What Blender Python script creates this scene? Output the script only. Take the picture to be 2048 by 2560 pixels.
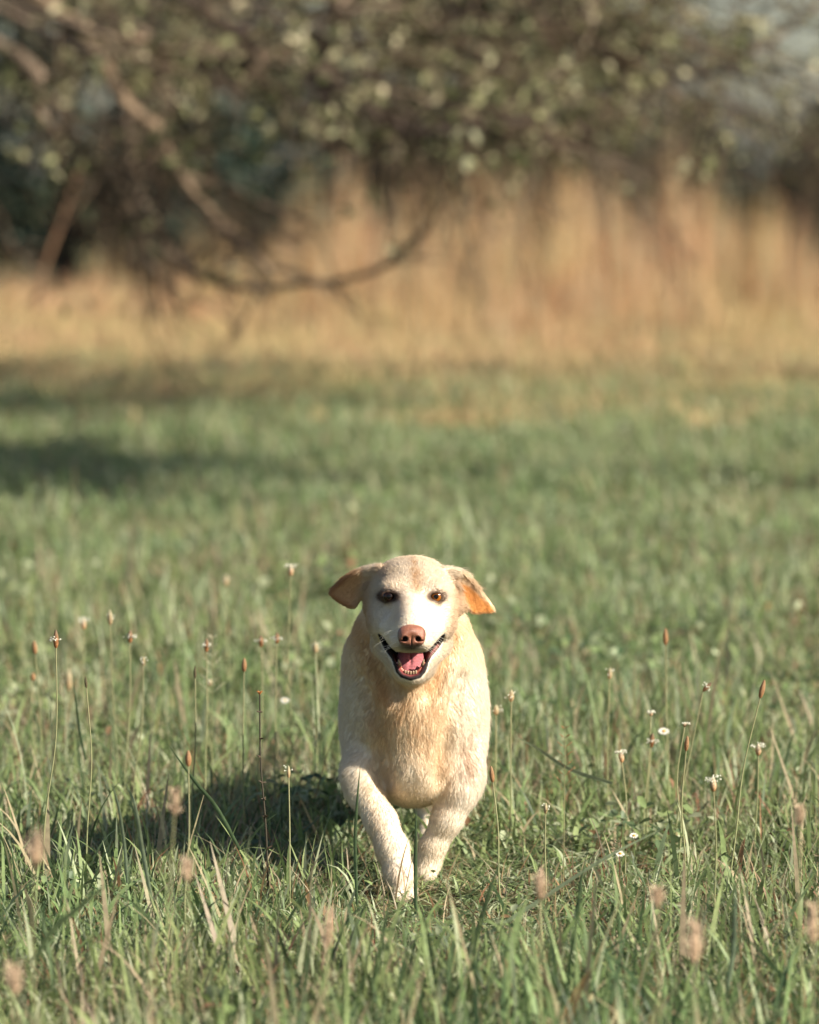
import bpy, math, os
import numpy as np
from mathutils import Vector, Matrix

for o in list(bpy.data.objects):
    bpy.data.objects.remove(o)
SC = bpy.context.scene
COL = SC.collection
rng = np.random.default_rng(7)

# ------------------------------------------------------------------ camera, sky, sun, exposure
F = 11520.0                      # focal length in photograph pixels (2048 wide)
CAM_H = 1.2
PITCH = math.radians(4.15)
FOCUS = 7.47
cam_d = bpy.data.cameras.new('camera')
cam = bpy.data.objects.new('camera', cam_d); COL.objects.link(cam)
cam.location = (0, 0, CAM_H)
cam.rotation_euler = (math.radians(90) - PITCH, 0, 0)
cam_d.sensor_fit = 'HORIZONTAL'; cam_d.sensor_width = 24.0
cam_d.lens = F / 2048 * 24.0
cam_d.clip_start = 0.1; cam_d.clip_end = 3000
cam_d.dof.use_dof = True
cam_d.dof.focus_distance = FOCUS
cam_d.dof.aperture_fstop = 3.3
SC.camera = cam

SUN_DIR = Vector((0.98, -0.50, 0.72)).normalized()   # towards the sun: right of and behind the camera
SUN_EL = math.asin(SUN_DIR.z)
SUN_AZ = math.atan2(SUN_DIR.x, SUN_DIR.y)
sun_d = bpy.data.lights.new('sun', 'SUN'); sun = bpy.data.objects.new('sun', sun_d); COL.objects.link(sun)
sun_d.energy = 5.0; sun_d.angle = math.radians(0.53); sun_d.color = (1.0, 0.93, 0.80)
sun.rotation_euler = SUN_DIR.to_track_quat('Z', 'Y').to_euler()
sun.location = (8, -6, 12)

world = bpy.data.worlds.new('World'); SC.world = world; world.use_nodes = True
wn = world.node_tree.nodes; wl = world.node_tree.links
for n in list(wn): wn.remove(n)
sky = wn.new('ShaderNodeTexSky'); sky.sky_type = 'NISHITA'; sky.sun_disc = False
sky.sun_elevation = SUN_EL; sky.sun_rotation = SUN_AZ
sky.air_density = 1.0; sky.dust_density = 1.5; sky.ozone_density = 1.0
bg = wn.new('ShaderNodeBackground'); bg.inputs['Strength'].default_value = 0.06
wo = wn.new('ShaderNodeOutputWorld')
wl.new(sky.outputs[0], bg.inputs[0]); wl.new(bg.outputs[0], wo.inputs[0])

SC.view_settings.view_transform = 'Standard'
SC.view_settings.look = 'None'
SC.view_settings.exposure = 1.12
SC.view_settings.gamma = 1.0
SC.view_settings.use_curve_mapping = False
SC.cycles.max_bounces = 6; SC.cycles.diffuse_bounces = 3; SC.cycles.glossy_bounces = 2
SC.cycles.transmission_bounces = 4; SC.cycles.transparent_max_bounces = 4
SC.cycles.use_denoising = True
SC.cycles.caustics_reflective = False; SC.cycles.caustics_refractive = False

CP, SP = math.cos(PITCH), math.sin(PITCH)
def P(px, py, D):
    """point of the place at distance D seen at photograph pixel (px, py)"""
    xc = (px - 1024) / F; yc = (1280 - py) / F
    t = D / (CP + yc * SP)
    return np.array([xc * t, D, CAM_H + t * (yc * CP - SP)])
def inv(p):
    """photograph pixel of points (n, 3)"""
    x, y, z = p[:, 0], p[:, 1], p[:, 2] - CAM_H
    d = y * CP - z * SP
    return 1024 + F * x / d, 1280 - F * (y * SP + z * CP) / d

# ------------------------------------------------------------------ helpers
def tag(o, label=None, cat=None, group=None, kind=None):
    if label: o['label'] = label
    if cat: o['category'] = cat
    if group: o['group'] = group
    if kind: o['kind'] = kind
    return o

def empty(name, loc, **k):
    o = bpy.data.objects.new(name, None); COL.objects.link(o)
    o.location = loc; o.empty_display_size = 0.05
    return tag(o, **k)

def mesh_obj(name, V, Fc, mat=None, parent=None, col=None, smooth=True, link=True, mi=None):
    """V (n,3); Fc (m,4) or (m,3) or list; world coordinates unless the parent moves it"""
    me = bpy.data.meshes.new(name)
    V = np.asarray(V, dtype=np.float32)
    if isinstance(Fc, np.ndarray):
        k = Fc.shape[1]
        me.vertices.add(len(V)); me.vertices.foreach_set('co', V.ravel())
        me.loops.add(Fc.size); me.loops.foreach_set('vertex_index', Fc.ravel().astype(np.int32))
        me.polygons.add(len(Fc))
        me.polygons.foreach_set('loop_start', (np.arange(len(Fc)) * k).astype(np.int32))
        me.update(calc_edges=True)
    else:
        me.from_pydata(V.tolist(), [], Fc); me.update()
    if smooth:
        me.polygons.foreach_set('use_smooth', np.ones(len(me.polygons), dtype=bool))
    if col is not None:
        a = me.attributes.new('col', 'FLOAT_COLOR', 'POINT')
        c = np.ones((len(V), 4), dtype=np.float32); c[:, :3] = col
        a.data.foreach_set('color', c.ravel())
    if mat is not None:
        for m in (mat if isinstance(mat, (list, tuple)) else [mat]): me.materials.append(m)
    if mi is not None:
        me.polygons.foreach_set('material_index', np.asarray(mi, dtype=np.int32))
    me.validate()
    o = bpy.data.objects.new(name, me)
    if link: COL.objects.link(o)
    if parent is not None:
        o.parent = parent
        o.matrix_parent_inverse = Matrix.Translation(-Vector(parent.location))
    return o

def new_mat(name):
    m = bpy.data.materials.new(name); m.use_nodes = True
    nt = m.node_tree
    for n in list(nt.nodes): nt.nodes.remove(n)
    out = nt.nodes.new('ShaderNodeOutputMaterial')
    return m, nt, out

def N(nt, kind, **kw):
    n = nt.nodes.new(kind)
    for k, v in kw.items():
        if k.startswith('i_'):
            n.inputs[k[2:].replace('_', ' ')].default_value = v
        else: setattr(n, k, v)
    return n

def simple_mat(name, rgb, rough=0.6, spec=0.3, noise=0.0, scale=60.0, trans=0.0, bump=0.0, attr=False, sss=0.0, coat=0.0):
    """procedural: base colour (or the col attribute) varied by noise, optional bump and translucency"""
    m, nt, out = new_mat(name)
    L = nt.links
    geo = N(nt, 'ShaderNodeNewGeometry')
    tex = N(nt, 'ShaderNodeTexNoise', i_Scale=scale, i_Detail=4.0)
    L.new(geo.outputs['Position'], tex.inputs['Vector'])
    if attr:
        src = N(nt, 'ShaderNodeAttribute', attribute_name='col').outputs['Color']
    else:
        r = N(nt, 'ShaderNodeRGB'); r.outputs[0].default_value = (*rgb, 1); src = r.outputs[0]
    mr = N(nt, 'ShaderNodeMapRange'); mr.inputs['From Min'].default_value = 0.25; mr.inputs['From Max'].default_value = 0.75
    mr.inputs['To Min'].default_value = 1 - noise; mr.inputs['To Max'].default_value = 1 + noise
    L.new(tex.outputs['Fac'], mr.inputs['Value'])
    vm = N(nt, 'ShaderNodeVectorMath', operation='SCALE')
    L.new(src, vm.inputs[0]); L.new(mr.outputs[0], vm.inputs['Scale'])
    b = N(nt, 'ShaderNodeBsdfPrincipled')
    b.inputs['Roughness'].default_value = rough; b.inputs['Specular IOR Level'].default_value = spec
    b.inputs['Subsurface Weight'].default_value = sss; b.inputs['Subsurface Radius'].default_value = (0.01, 0.004, 0.002)
    b.inputs['Coat Weight'].default_value = coat
    L.new(vm.outputs[0], b.inputs['Base Color'])
    if bump > 0:
        bp = N(nt, 'ShaderNodeBump', i_Strength=bump, i_Distance=0.001)
        t2 = N(nt, 'ShaderNodeTexNoise', i_Scale=scale * 6, i_Detail=3.0); L.new(geo.outputs['Position'], t2.inputs['Vector'])
        L.new(t2.outputs['Fac'], bp.inputs['Height']); L.new(bp.outputs[0], b.inputs['Normal'])
    if trans > 0:
        t = N(nt, 'ShaderNodeBsdfTranslucent'); L.new(vm.outputs[0], t.inputs['Color'])
        mx = N(nt, 'ShaderNodeMixShader', i_Fac=trans)
        L.new(b.outputs[0], mx.inputs[1]); L.new(t.outputs[0], mx.inputs[2]); L.new(mx.outputs[0], out.inputs[0])
    else:
        L.new(b.outputs[0], out.inputs[0])
    return m

def tubes(lines, sides=6, cap=True):
    """lines: list of (pts (n,3), radii (n,), rgb) -> V, F, C of tapered tubes"""
    Vs, Fs, Cs = [], [], []; off = 0
    ang = np.arange(sides) * 2 * np.pi / sides
    ca, sa = np.cos(ang), np.sin(ang)
    for pts, rad, rgb in lines:
        pts = np.asarray(pts, float); n = len(pts)
        T = np.gradient(pts, axis=0); T /= np.linalg.norm(T, axis=1, keepdims=True) + 1e-9
        ref = np.array([0.31, 0.2, 0.93]) if abs(T[0, 2]) < 0.8 else np.array([0.9, 0.4, 0.1])
        U = np.cross(T, ref); U /= np.linalg.norm(U, axis=1, keepdims=True) + 1e-9
        W = np.cross(T, U)
        rad = np.asarray(rad, float)
        ring = pts[:, None, :] + rad[:, None, None] * (U[:, None, :] * ca[None, :, None] + W[:, None, :] * sa[None, :, None])
        Vs.append(ring.reshape(-1, 3))
        i = np.arange(n - 1)[:, None] * sides; j = np.arange(sides)[None, :]; j2 = (j + 1) % sides
        q = np.stack([i + j, i + j2, i + sides + j2, i + sides + j], axis=-1).reshape(-1, 4) + off
        Fs.append(q)
        rgb = np.asarray(rgb, float)
        Cs.append(np.broadcast_to(rgb if rgb.ndim == 1 else np.repeat(rgb, sides, axis=0), (n * sides, 3)))
        off += n * sides
    return np.concatenate(Vs), np.concatenate(Fs), np.concatenate(Cs)

def spline(ctrl, n):
    """Catmull-Rom through control points"""
    c = np.asarray(ctrl, float)
    if len(c) == 2: 
        t = np.linspace(0, 1, n)[:, None]; return c[0] * (1 - t) + c[1] * t
    c = np.vstack([2 * c[0] - c[1], c, 2 * c[-1] - c[-2]])
    k = len(c) - 3
    out = []
    for u in np.linspace(0, k - 1e-6, n):
        i = int(u); t = u - i
        p0, p1, p2, p3 = c[i:i + 4]
        out.append(0.5 * ((2 * p1) + (-p0 + p2) * t + (2 * p0 - 5 * p1 + 4 * p2 - p3) * t * t + (-p0 + 3 * p1 - 3 * p2 + p3) * t ** 3))
    return np.array(out)

_w = np.random.default_rng(3)
_dirs = _w.normal(size=(24, 3)); _dirs /= np.linalg.norm(_dirs, axis=1, keepdims=True); _ph = _w.uniform(0, 6.28, 24); _fr = _w.uniform(0.6, 1.8, 24)
def snoise(p, scale, seed=0):
    """smooth pseudo noise in about -1..1"""
    s = np.zeros(len(p))
    for k in range(8):
        j = (k + seed * 5) % 24
        s += np.sin((p @ _dirs[j]) * scale * _fr[j] * 6.28 + _ph[(j + seed) % 24] * (1 + seed))
    return s / 3.2
def sstep(a, b, x):
    t = np.clip((x - a) / (b - a), 0, 1); return t * t * (3 - 2 * t)

# ------------------------------------------------------------------ ground
m, nt, out = new_mat('soil_and_thatch'); L = nt.links
geo = N(nt, 'ShaderNodeNewGeometry')
t1 = N(nt, 'ShaderNodeTexNoise', i_Scale=14.0, i_Detail=8.0); t2 = N(nt, 'ShaderNodeTexNoise', i_Scale=0.7, i_Detail=3.0)
for t in (t1, t2): L.new(geo.outputs['Position'], t.inputs['Vector'])
cr = N(nt, 'ShaderNodeValToRGB'); e = cr.color_ramp.elements
e[0].position = 0.3; e[0].color = (0.030, 0.032, 0.016, 1); e[1].position = 0.72; e[1].color = (0.12, 0.095, 0.045, 1)
x = e.new(0.5); x.color = (0.055, 0.062, 0.026, 1)
L.new(t1.outputs['Fac'], cr.inputs[0])
b = N(nt, 'ShaderNodeBsdfPrincipled', i_Roughness=0.95); b.inputs['Specular IOR Level'].default_value = 0.1
L.new(cr.outputs[0], b.inputs['Base Color'])
bp = N(nt, 'ShaderNodeBump', i_Strength=0.6, i_Distance=0.02); L.new(t1.outputs['Fac'], bp.inputs['Height']); L.new(bp.outputs[0], b.inputs['Normal'])
L.new(b.outputs[0], out.inputs[0])
gx = np.concatenate([[-900, -200, -50], np.linspace(-12, 12, 49), [50, 200, 900]])
gy = np.concatenate([[-300, -40], np.linspace(0, 60, 121), [90, 200, 1200]])
GX, GY = np.meshgrid(gx, gy, indexing='ij')
def ground_z(x, y):
    return 0.012 * np.sin(x * 1.7 + 0.6 * np.sin(y)) * np.sin(y * 1.1) * (np.abs(x) < 13) * (y < 61)
V = np.stack([GX, GY, ground_z(GX, GY)], -1).reshape(-1, 3)
i, j = np.meshgrid(np.arange(len(gx) - 1), np.arange(len(gy) - 1), indexing='ij'); i = i.ravel(); j = j.ravel(); w = len(gy)
Q = np.stack([i * w + j, (i + 1) * w + j, (i + 1) * w + j + 1, i * w + j + 1], -1)
tag(mesh_obj('ground', V, Q, m), kind='structure')

# ------------------------------------------------------------------ grass
def leaf_material(name, trans=0.40, rough=0.50, spec=0.32, hue=True):
    m, nt, out = new_mat(name); L = nt.links
    at = N(nt, 'ShaderNodeAttribute', attribute_name='col')
    geo = N(nt, 'ShaderNodeNewGeometry')
    n1 = N(nt, 'ShaderNodeTexNoise', i_Scale=1.3, i_Detail=4.0); L.new(geo.outputs['Position'], n1.inputs['Vector'])
    n2 = N(nt, 'ShaderNodeTexNoise', i_Scale=90.0, i_Detail=2.0); L.new(geo.outputs['Position'], n2.inputs['Vector'])
    hs = N(nt, 'ShaderNodeHueSaturation')
    mr = N(nt, 'ShaderNodeMapRange'); mr.inputs[1].default_value = 0.3; mr.inputs[2].default_value = 0.7; mr.inputs[3].default_value = 0.465; mr.inputs[4].default_value = 0.51
    L.new(n1.outputs['Fac'], mr.inputs[0]); L.new(mr.outputs[0], hs.inputs['Hue'])
    m2 = N(nt, 'ShaderNodeMapRange'); m2.inputs[1].default_value = 0.3; m2.inputs[2].default_value = 0.7; m2.inputs[3].default_value = 0.8; m2.inputs[4].default_value = 1.2
    L.new(n2.outputs['Fac'], m2.inputs[0]); L.new(m2.outputs[0], hs.inputs['Value'])
    L.new(at.outputs['Color'], hs.inputs['Color'])
    b = N(nt, 'ShaderNodeBsdfPrincipled', i_Roughness=rough); b.inputs['Specular IOR Level'].default_value = spec
    L.new(hs.outputs[0], b.inputs['Base Color'])
    t = N(nt, 'ShaderNodeBsdfTranslucent'); L.new(hs.outputs[0], t.inputs['Color'])
    mx = N(nt, 'ShaderNodeMixShader', i_Fac=trans)
    L.new(b.outputs[0], mx.inputs[1]); L.new(t.outputs[0], mx.inputs[2]); L.new(mx.outputs[0], out.inputs[0])
    return m
M_GRASS = leaf_material('grass_leaf')
M_STRAW = leaf_material('dry_straw', trans=0.25, rough=0.7, spec=0.2)

def blades(n, size, h, w, lean, bend, cols, weights, seg=5, r=None, fold=0.25, round_base=False):
    """n grass blades on a square patch; returns V, F, C"""
    r = r or rng
    bx = r.uniform(-size / 2, size / 2, (n, 2))
    if round_base: bx = r.normal(0, size / 4, (n, 2))
    H = r.uniform(h[0], h[1], n) * r.uniform(0.7, 1.0, n); Wd = r.uniform(w[0], w[1], n) / 2
    az = r.uniform(0, 2 * np.pi, n); le = np.abs(r.normal(0, lean, n)); be = np.abs(r.normal(0, bend, n))
    face = az + np.pi / 2 + r.normal(0, 0.7, n)
    t = np.linspace(0, 1, seg + 1)
    # arc length parametrised bending
    th = le[:, None] + be[:, None] * t[None, :] ** 1.3 * 1.6
    ds = H[:, None] / seg
    hx = np.concatenate([np.zeros((n, 1)), np.cumsum(np.sin(th[:, :-1]) * ds, 1)], 1)
    hz = np.concatenate([np.zeros((n, 1)), np.cumsum(np.cos(th[:, :-1]) * ds, 1)], 1)
    c = np.stack([bx[:, 0:1] + np.cos(az)[:, None] * hx, bx[:, 1:2] + np.sin(az)[:, None] * hx, hz], -1)
    prof = np.where(t < 0.25, 0.7 + 1.2 * t, 1 - ((t - 0.25) / 0.75) ** 1.8 * 0.96)
    side = np.stack([np.cos(face), np.sin(face), np.zeros(n)], -1)
    off = side[:, None, :] * (Wd[:, None] * prof[None, :])[:, :, None]
    V = np.stack([c - off, c + off], 2).reshape(-1, 3)
    base = (np.arange(n) * (seg + 1) * 2)[:, None]
    k = np.arange(seg)[None, :] * 2
    Q = np.stack([base + k, base + k + 1, base + k + 3, base + k + 2], -1).reshape(-1, 4)
    cols = np.asarray(cols); ci = r.choice(len(cols), n, p=np.asarray(weights) / np.sum(weights))
    cc = cols[ci] * r.uniform(0.75, 1.25, (n, 1))
    C = np.repeat(cc, (seg + 1) * 2, axis=0)
    return V, Q, C

def leaves(n, size, h, L_, Wf, cols, weights, r=None):
    """small broad leaves (clover, weeds) held at some height, random tilt: 6-gon split into quads"""
    r = r or rng
    prof = np.array([[0, 0], [0.3, 0.42], [0.7, 0.5], [1, 0.0], [0.7, -0.5], [0.3, -0.42]])
    cen = np.stack([r.uniform(-size / 2, size / 2, n), r.uniform(-size / 2, size / 2, n), r.uniform(h[0], h[1], n)], -1)
    ln = r.uniform(L_[0], L_[1], n)
    az = r.uniform(0, 6.28, n); ti = r.normal(0.1, 0.55, n); ro = r.normal(0, 0.5, n)
    d = np.stack([np.cos(az) * np.cos(ti), np.sin(az) * np.cos(ti), np.sin(ti)], -1)
    s = np.stack([-np.sin(az), np.cos(az), ro], -1); s /= np.linalg.norm(s, axis=1, keepdims=True)
    V = cen[:, None, :] + ln[:, None, None] * (d[:, None, :] * prof[None, :, 0, None] + s[:, None, :] * prof[None, :, 1, None] * Wf)
    nn = np.cross(d, s); V[:, [1, 2, 4, 5]] += nn[:, None, :] * (ln * 0.12)[:, None, None]
    V = V.reshape(-1, 3); b6 = (np.arange(n) * 6)[:, None]
    Q = np.concatenate([b6 + np.array([[0, 1, 2, 3]]), b6 + np.array([[0, 3, 4, 5]])], 0)
    cols = np.asarray(cols); ci = r.choice(len(cols), n, p=np.asarray(weights) / np.sum(weights))
    C = np.repeat(cols[ci] * r.uniform(0.75, 1.25, (n, 1)), 6, axis=0)
    return V, Q, C

def join(*parts):
    Vs, Qs, Cs = [], [], []; off = 0
    for V, Q, C in parts:
        Vs.append(V); Qs.append(Q + off); Cs.append(C); off += len(V)
    return np.concatenate(Vs), np.concatenate(Qs), np.concatenate(Cs)

GREEN = [(0.230, 0.304, 0.124), (0.156, 0.226, 0.086), (0.36, 0.405, 0.250), (0.078, 0.124, 0.056), (0.36, 0.31, 0.18), (0.27, 0.17, 0.085)]
GW = [4, 3, 3.2, 1.5, 1.3, 0.4]

def scatter(name, protos, pts, rot, scl, idx, mat):
    """one object: every patch of stuff instanced on its own vertex"""
    c = bpy.data.collections.new(name + '_tufts')
    for k, (V, Q, C) in enumerate(protos):
        o = mesh_obj(f'{name}_tuft.{k:03d}', V, Q, mat, col=C, smooth=False, link=False); c.objects.link(o)
    me = bpy.data.meshes.new(name); me.vertices.add(len(pts)); me.vertices.foreach_set('co', np.asarray(pts, np.float32).ravel())
    for an, ty, arr, key in (('rot', 'FLOAT_VECTOR', rot, 'vector'), ('scl', 'FLOAT_VECTOR', scl, 'vector'), ('idx', 'INT', idx, 'value')):
        a = me.attributes.new(an, ty, 'POINT')
        a.data.foreach_set(key, np.asarray(arr, np.int32 if ty == 'INT' else np.float32).ravel())
    o = bpy.data.objects.new(name, me); COL.objects.link(o)
    ng = bpy.data.node_groups.new(name + '_nodes', 'GeometryNodeTree')
    ng.interface.new_socket('Geometry', in_out='INPUT', socket_type='NodeSocketGeometry')
    ng.interface.new_socket('Geometry', in_out='OUTPUT', socket_type='NodeSocketGeometry')
    gi = ng.nodes.new('NodeGroupInput'); go = ng.nodes.new('NodeGroupOutput')
    ci = ng.nodes.new('GeometryNodeCollectionInfo'); ci.inputs['Collection'].default_value = c
    ci.inputs['Separate Children'].default_value = True; ci.inputs['Reset Children'].default_value = True
    ip = ng.nodes.new('GeometryNodeInstanceOnPoints'); ip.inputs['Pick Instance'].default_value = True
    ng.links.new(gi.outputs[0], ip.inputs['Points']); ng.links.new(ci.outputs[0], ip.inputs['Instance'])
    for an, ty, sock in (('rot', 'FLOAT_VECTOR', 'Rotation'), ('scl', 'FLOAT_VECTOR', 'Scale'), ('idx', 'INT', 'Instance Index')):
        na = ng.nodes.new('GeometryNodeInputNamedAttribute'); na.data_type = ty; na.inputs['Name'].default_value = an
        ng.links.new(na.outputs['Attribute'], ip.inputs[sock])
    ng.links.new(ip.outputs[0], go.inputs[0])
    md = o.modifiers.new('scatter', 'NODES'); md.node_group = ng
    return o

def field(y0, y1, dens, margin=1.3):
    """random ground points in the wedge the photograph sees, plus a margin either side"""
    W = 0.089 * y1 + margin
    n = int(dens * (y1 - y0) * 2 * W)
    x = rng.uniform(-W, W, n); y = rng.uniform(y0, y1, n)
    k = np.abs(x) < 0.089 * y + margin
    return x[k], y[k]

PROT = []
for k in range(6):   # 0-5 dense mixed turf
    PROT.append(join(blades(230, 0.34, (0.035, 0.115), (0.0028, 0.0068), 0.62, 1.0, GREEN, GW),
                     blades(120, 0.34, (0.03, 0.10), (0.0012, 0.0030), 0.75, 1.0, GREEN, [3, 3, 3, 1, 2.2, .7], seg=4),
                     leaves(34, 0.34, (0.01, 0.05), (0.010, 0.022), 0.5, GREEN, [3, 3, 1, 3, 0.3, 0.6])))
for k in range(4):   # 6-9 taller wide blades
    PROT.append(blades(22, 0.34, (0.08, 0.20), (0.0042, 0.0090), 0.50, 0.85, GREEN, [4, 4, 1.0, 3.5, 0.7, 0.1], seg=7))
for k in range(3):   # 10-12 leafy weeds
    PROT.append(leaves(110, 0.26, (0.015, 0.09), (0.014, 0.034), 0.62, GREEN, [3, 4, 2, 3, 0.2, 0.2]))
for k in range(3):   # 13-15 dry litter
    PROT.append(blades(60, 0.32, (0.04, 0.16), (0.0015, 0.0035), 0.7, 0.6, [(0.36, 0.27, 0.15), (0.30, 0.16, 0.08), (0.42, 0.36, 0.24)], [3, 1, 2]))
for k in range(3):   # 16-18 fine stems
    PROT.append(blades(14, 0.34, (0.14, 0.30), (0.0014, 0.0024), 0.16, 0.2, GREEN, [3, 2, 4, 1, 2.0, 0.6], seg=7))

pts, rot, scl, idx = [], [], [], []
def put(x, y, ids, p, s0, s1, zfun=None):
    n = len(x)
    pts.append(np.stack([x, y, ground_z(x, y)], -1))
    rot.append(np.stack([rng.normal(0, 0.06, n), rng.normal(0, 0.06, n), rng.uniform(0, 6.28, n)], -1))
    s = rng.uniform(s0, s1, n)
    sz = s * (1 if zfun is None else zfun(x, y))
    scl.append(np.stack([s, s, sz], -1))
    idx.append(rng.choice(ids, n, p=np.asarray(p) / np.sum(p)))
def hmod(x, y):
    # lower where the dog runs, taller tuft left of it and in patches
    h = 1.08 + 0.38 * snoise(np.stack([x, y, 0 * x], -1), 0.9, 1)
    h *= 1 - 0.68 * np.exp(-(((x - 0.03) / 0.24) ** 4 + ((y - 7.3) / 0.62) ** 4))
    h *= 1 + 0.45 * np.exp(-(((x + 0.36) / 0.22) ** 2 + ((y - 7.4) / 0.3) ** 2))
    return np.clip(h, 0.35, 1.7)
x, y = field(4.6, 10.5, 34); put(x, y, range(6), [1] * 6, 0.75, 1.2, hmod)
x, y = field(4.6, 10.5, 30); k = (y < 8.6) | (rng.random(len(x)) < .5); x = x[k]; y = y[k]; k = (np.abs(x - .02) > 0.24) | (np.abs(y - 7.2) > 0.75); put(x[k], y[k], range(6, 10), [1] * 4, 0.7, 1.25, hmod)
x, y = field(5.0, 7.1, 16); k = (np.abs(x - .02) > 0.2) | (y < 6.8); put(x[k], y[k], range(6, 10), [1] * 4, 0.95, 1.3)
x, y = field(4.6, 10.5, 1.5); put(x, y, range(10, 13), [1] * 3, 0.7, 1.2)
x, y = field(4.6, 10.5, 12); put(x, y, range(13, 16), [1] * 3, 0.6, 1.1)
x, y = field(4.6, 10.5, 5); k = np.abs(x - .02) > 0.2; put(x[k], y[k], range(16, 19), [1] * 3, 0.8, 1.2, hmod)
x, y = field(10.5, 22, 26, 1.5); put(x, y, range(6), [1] * 6, 0.9, 1.5, hmod)
x, y = field(10.5, 22, 8, 1.5); put(x, y, range(6, 10), [1] * 4, 0.8, 1.3, hmod)
x, y = field(10.5, 22, 4, 1.5); put(x, y, range(10, 16), [1] * 6, 0.9, 1.4)
x, y = field(22, 36, 15, 2.0); put(x, y, range(6), [1] * 6, 1.2, 2.0)
x, y = field(22, 36, 4, 2.0); put(x, y, range(6, 10), [1] * 4, 1.0, 1.5)
g = scatter('grass', PROT, np.concatenate(pts), np.concatenate(rot), np.concatenate(scl), np.concatenate(idx), M_GRASS)
tag(g, 'green meadow grass with clover and dry litter all round the running dog', 'grass', kind='stuff')

# ------------------------------------------------------------------ tall dry grass in front of the trees
TAN = [(0.49, 0.350, 0.175), (0.44, 0.275, 0.120), (0.50, 0.41, 0.23), (0.35, 0.18, 0.070), (0.34, 0.31, 0.18)]
DP = []
for k in range(5):
    DP.append(blades(44, 0.24, (0.5, 1.25), (0.004, 0.010), 0.06, 0.10, [TAN[k % 5], TAN[(k + 1) % 5], TAN[2]], [3, 2, 1], seg=5))
for k in range(3):
    DP.append(blades(160, 0.6, (0.10, 0.34), (0.004, 0.009), 0.35, 0.4, [(0.50, 0.375, 0.185), (0.43, 0.31, 0.15), (0.27, 0.29, 0.13)], [3, 2, 1.2], seg=4))
pts, rot, scl, idx = [], [], [], []
def tanh_(x, y):
    px = 1024 + F * x / y
    h = np.interp(px, [0, 250, 420, 650, 860, 1000, 1400, 1750, 1950, 2100], [0.42, 0.42, 0.56, 0.56, 1.02, 0.98, 1.15, 1.05, 0.75, 0.6])
    h = h * (0.85 + 0.22 * snoise(np.stack([x, y * 0.4, 0 * x], -1), 1.3, 2))
    return h * np.interp(y, [24.0, 30, 34.5], [0.10, 0.40, 1.28])
x, y = field(25, 40, 18, 2.5); k = (snoise(np.stack([x, y * .35, 0 * x], -1), 1.7, 3) > np.interp(y, [29, 33], [-1.5, .08])); k &= rng.random(len(x)) < np.clip((y - 24.5) / 8, .05, 1); x = x[k]; y = y[k]
k = np.ones(len(x), bool)
n = len(x); pts.append(np.stack([x, y, 0 * x], -1)); rot.append(np.stack([rng.normal(0, .05, n), rng.normal(0, .05, n), rng.uniform(0, 6.28, n)], -1))
hh = np.clip(tanh_(x, y) * (0.45 + 0.95 * rng.random(n) ** 1.3), 0.14, 1.7); scl.append(np.stack([0.8 + 0 * hh, 0.8 + 0 * hh, hh], -1))
# orange and red-brown stands towards the left, pale straw towards the middle
px = 1024 + F * x / y
ii = rng.integers(0, 5, n); left = (px < 700) & (rng.random(n) < 0.5); ii[left] = rng.choice([1, 3], left.sum()); mid = (px > 850) & (px < 1300) & (rng.random(n) < 0.4); ii[mid] = rng.choice([2, 4], mid.sum())
st = snoise(np.stack([x, y * .3, 0 * x], -1), 2.6, 1); ii = np.where(st > .35, rng.choice([0, 1], n), np.where(st < -.45, rng.choice([3, 1], n), ii))
idx.append(ii)
x, y = field(21.0, 38, 19, 2.2); k = rng.random(len(x)) < np.clip((y - 17.5) / 14, 0.03, 1) ** 1.1; x, y = x[k], y[k]
n = len(x); pts.append(np.stack([x, y, 0 * x], -1)); rot.append(np.stack([rng.normal(0, .05, n), rng.normal(0, .05, n), rng.uniform(0, 6.28, n)], -1))
s = rng.uniform(0.7, 1.2, n); scl.append(np.stack([s, s, s * np.interp(y, [22, 28, 35], [0.5, 0.85, 1.15])], -1)); idx.append(rng.integers(5, 8, n))
g = scatter('dry_grass', DP, np.concatenate(pts), np.concatenate(rot), np.concatenate(scl), np.concatenate(idx), M_STRAW)
tag(g, 'tall straw and orange coloured dry grass standing along the far edge of the meadow', 'dry grass', kind='stuff')
# ------------------------------------------------------------------ trees and shrubs behind
M_BARK = simple_mat('bark', (0.2, 0.15, 0.1), rough=0.85, spec=0.15, noise=0.25, scale=9.0, attr=True)
M_LEAF = leaf_material('tree_leaf', trans=0.4, rough=0.5, spec=0.35)
M_CONIFER = leaf_material('evergreen_leaf', trans=0.15, rough=0.6, spec=0.25)

def leaf_cards(cen, size, cols, weights, r, flat=0.0):
    """one pointed leaf per centre, random orientation"""
    n = len(cen)
    d = r.normal(size=(n, 3)); d[:, 2] -= flat; d /= np.linalg.norm(d, axis=1, keepdims=True)
    s = np.cross(d, r.normal(size=(n, 3))); s /= np.linalg.norm(s, axis=1, keepdims=True) + 1e-9
    nn = np.cross(d, s)
    L_ = r.uniform(size[0], size[1], n)[:, None]
    V = np.stack([cen, cen + d * L_ * 0.5 + s * L_ * 0.28 + nn * L_ * 0.08, cen + d * L_, cen + d * L_ * 0.5 - s * L_ * 0.28 + nn * L_ * 0.08], 1).reshape(-1, 3)
    Q = np.arange(n * 4).reshape(-1, 4)
    cols = np.asarray(cols); ci = r.choice(len(cols), n, p=np.asarray(weights) / np.sum(weights))
    C = np.repeat(cols[ci] * r.uniform(0.7, 1.3, (n, 1)), 4, axis=0)
    return V, Q, C

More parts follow.
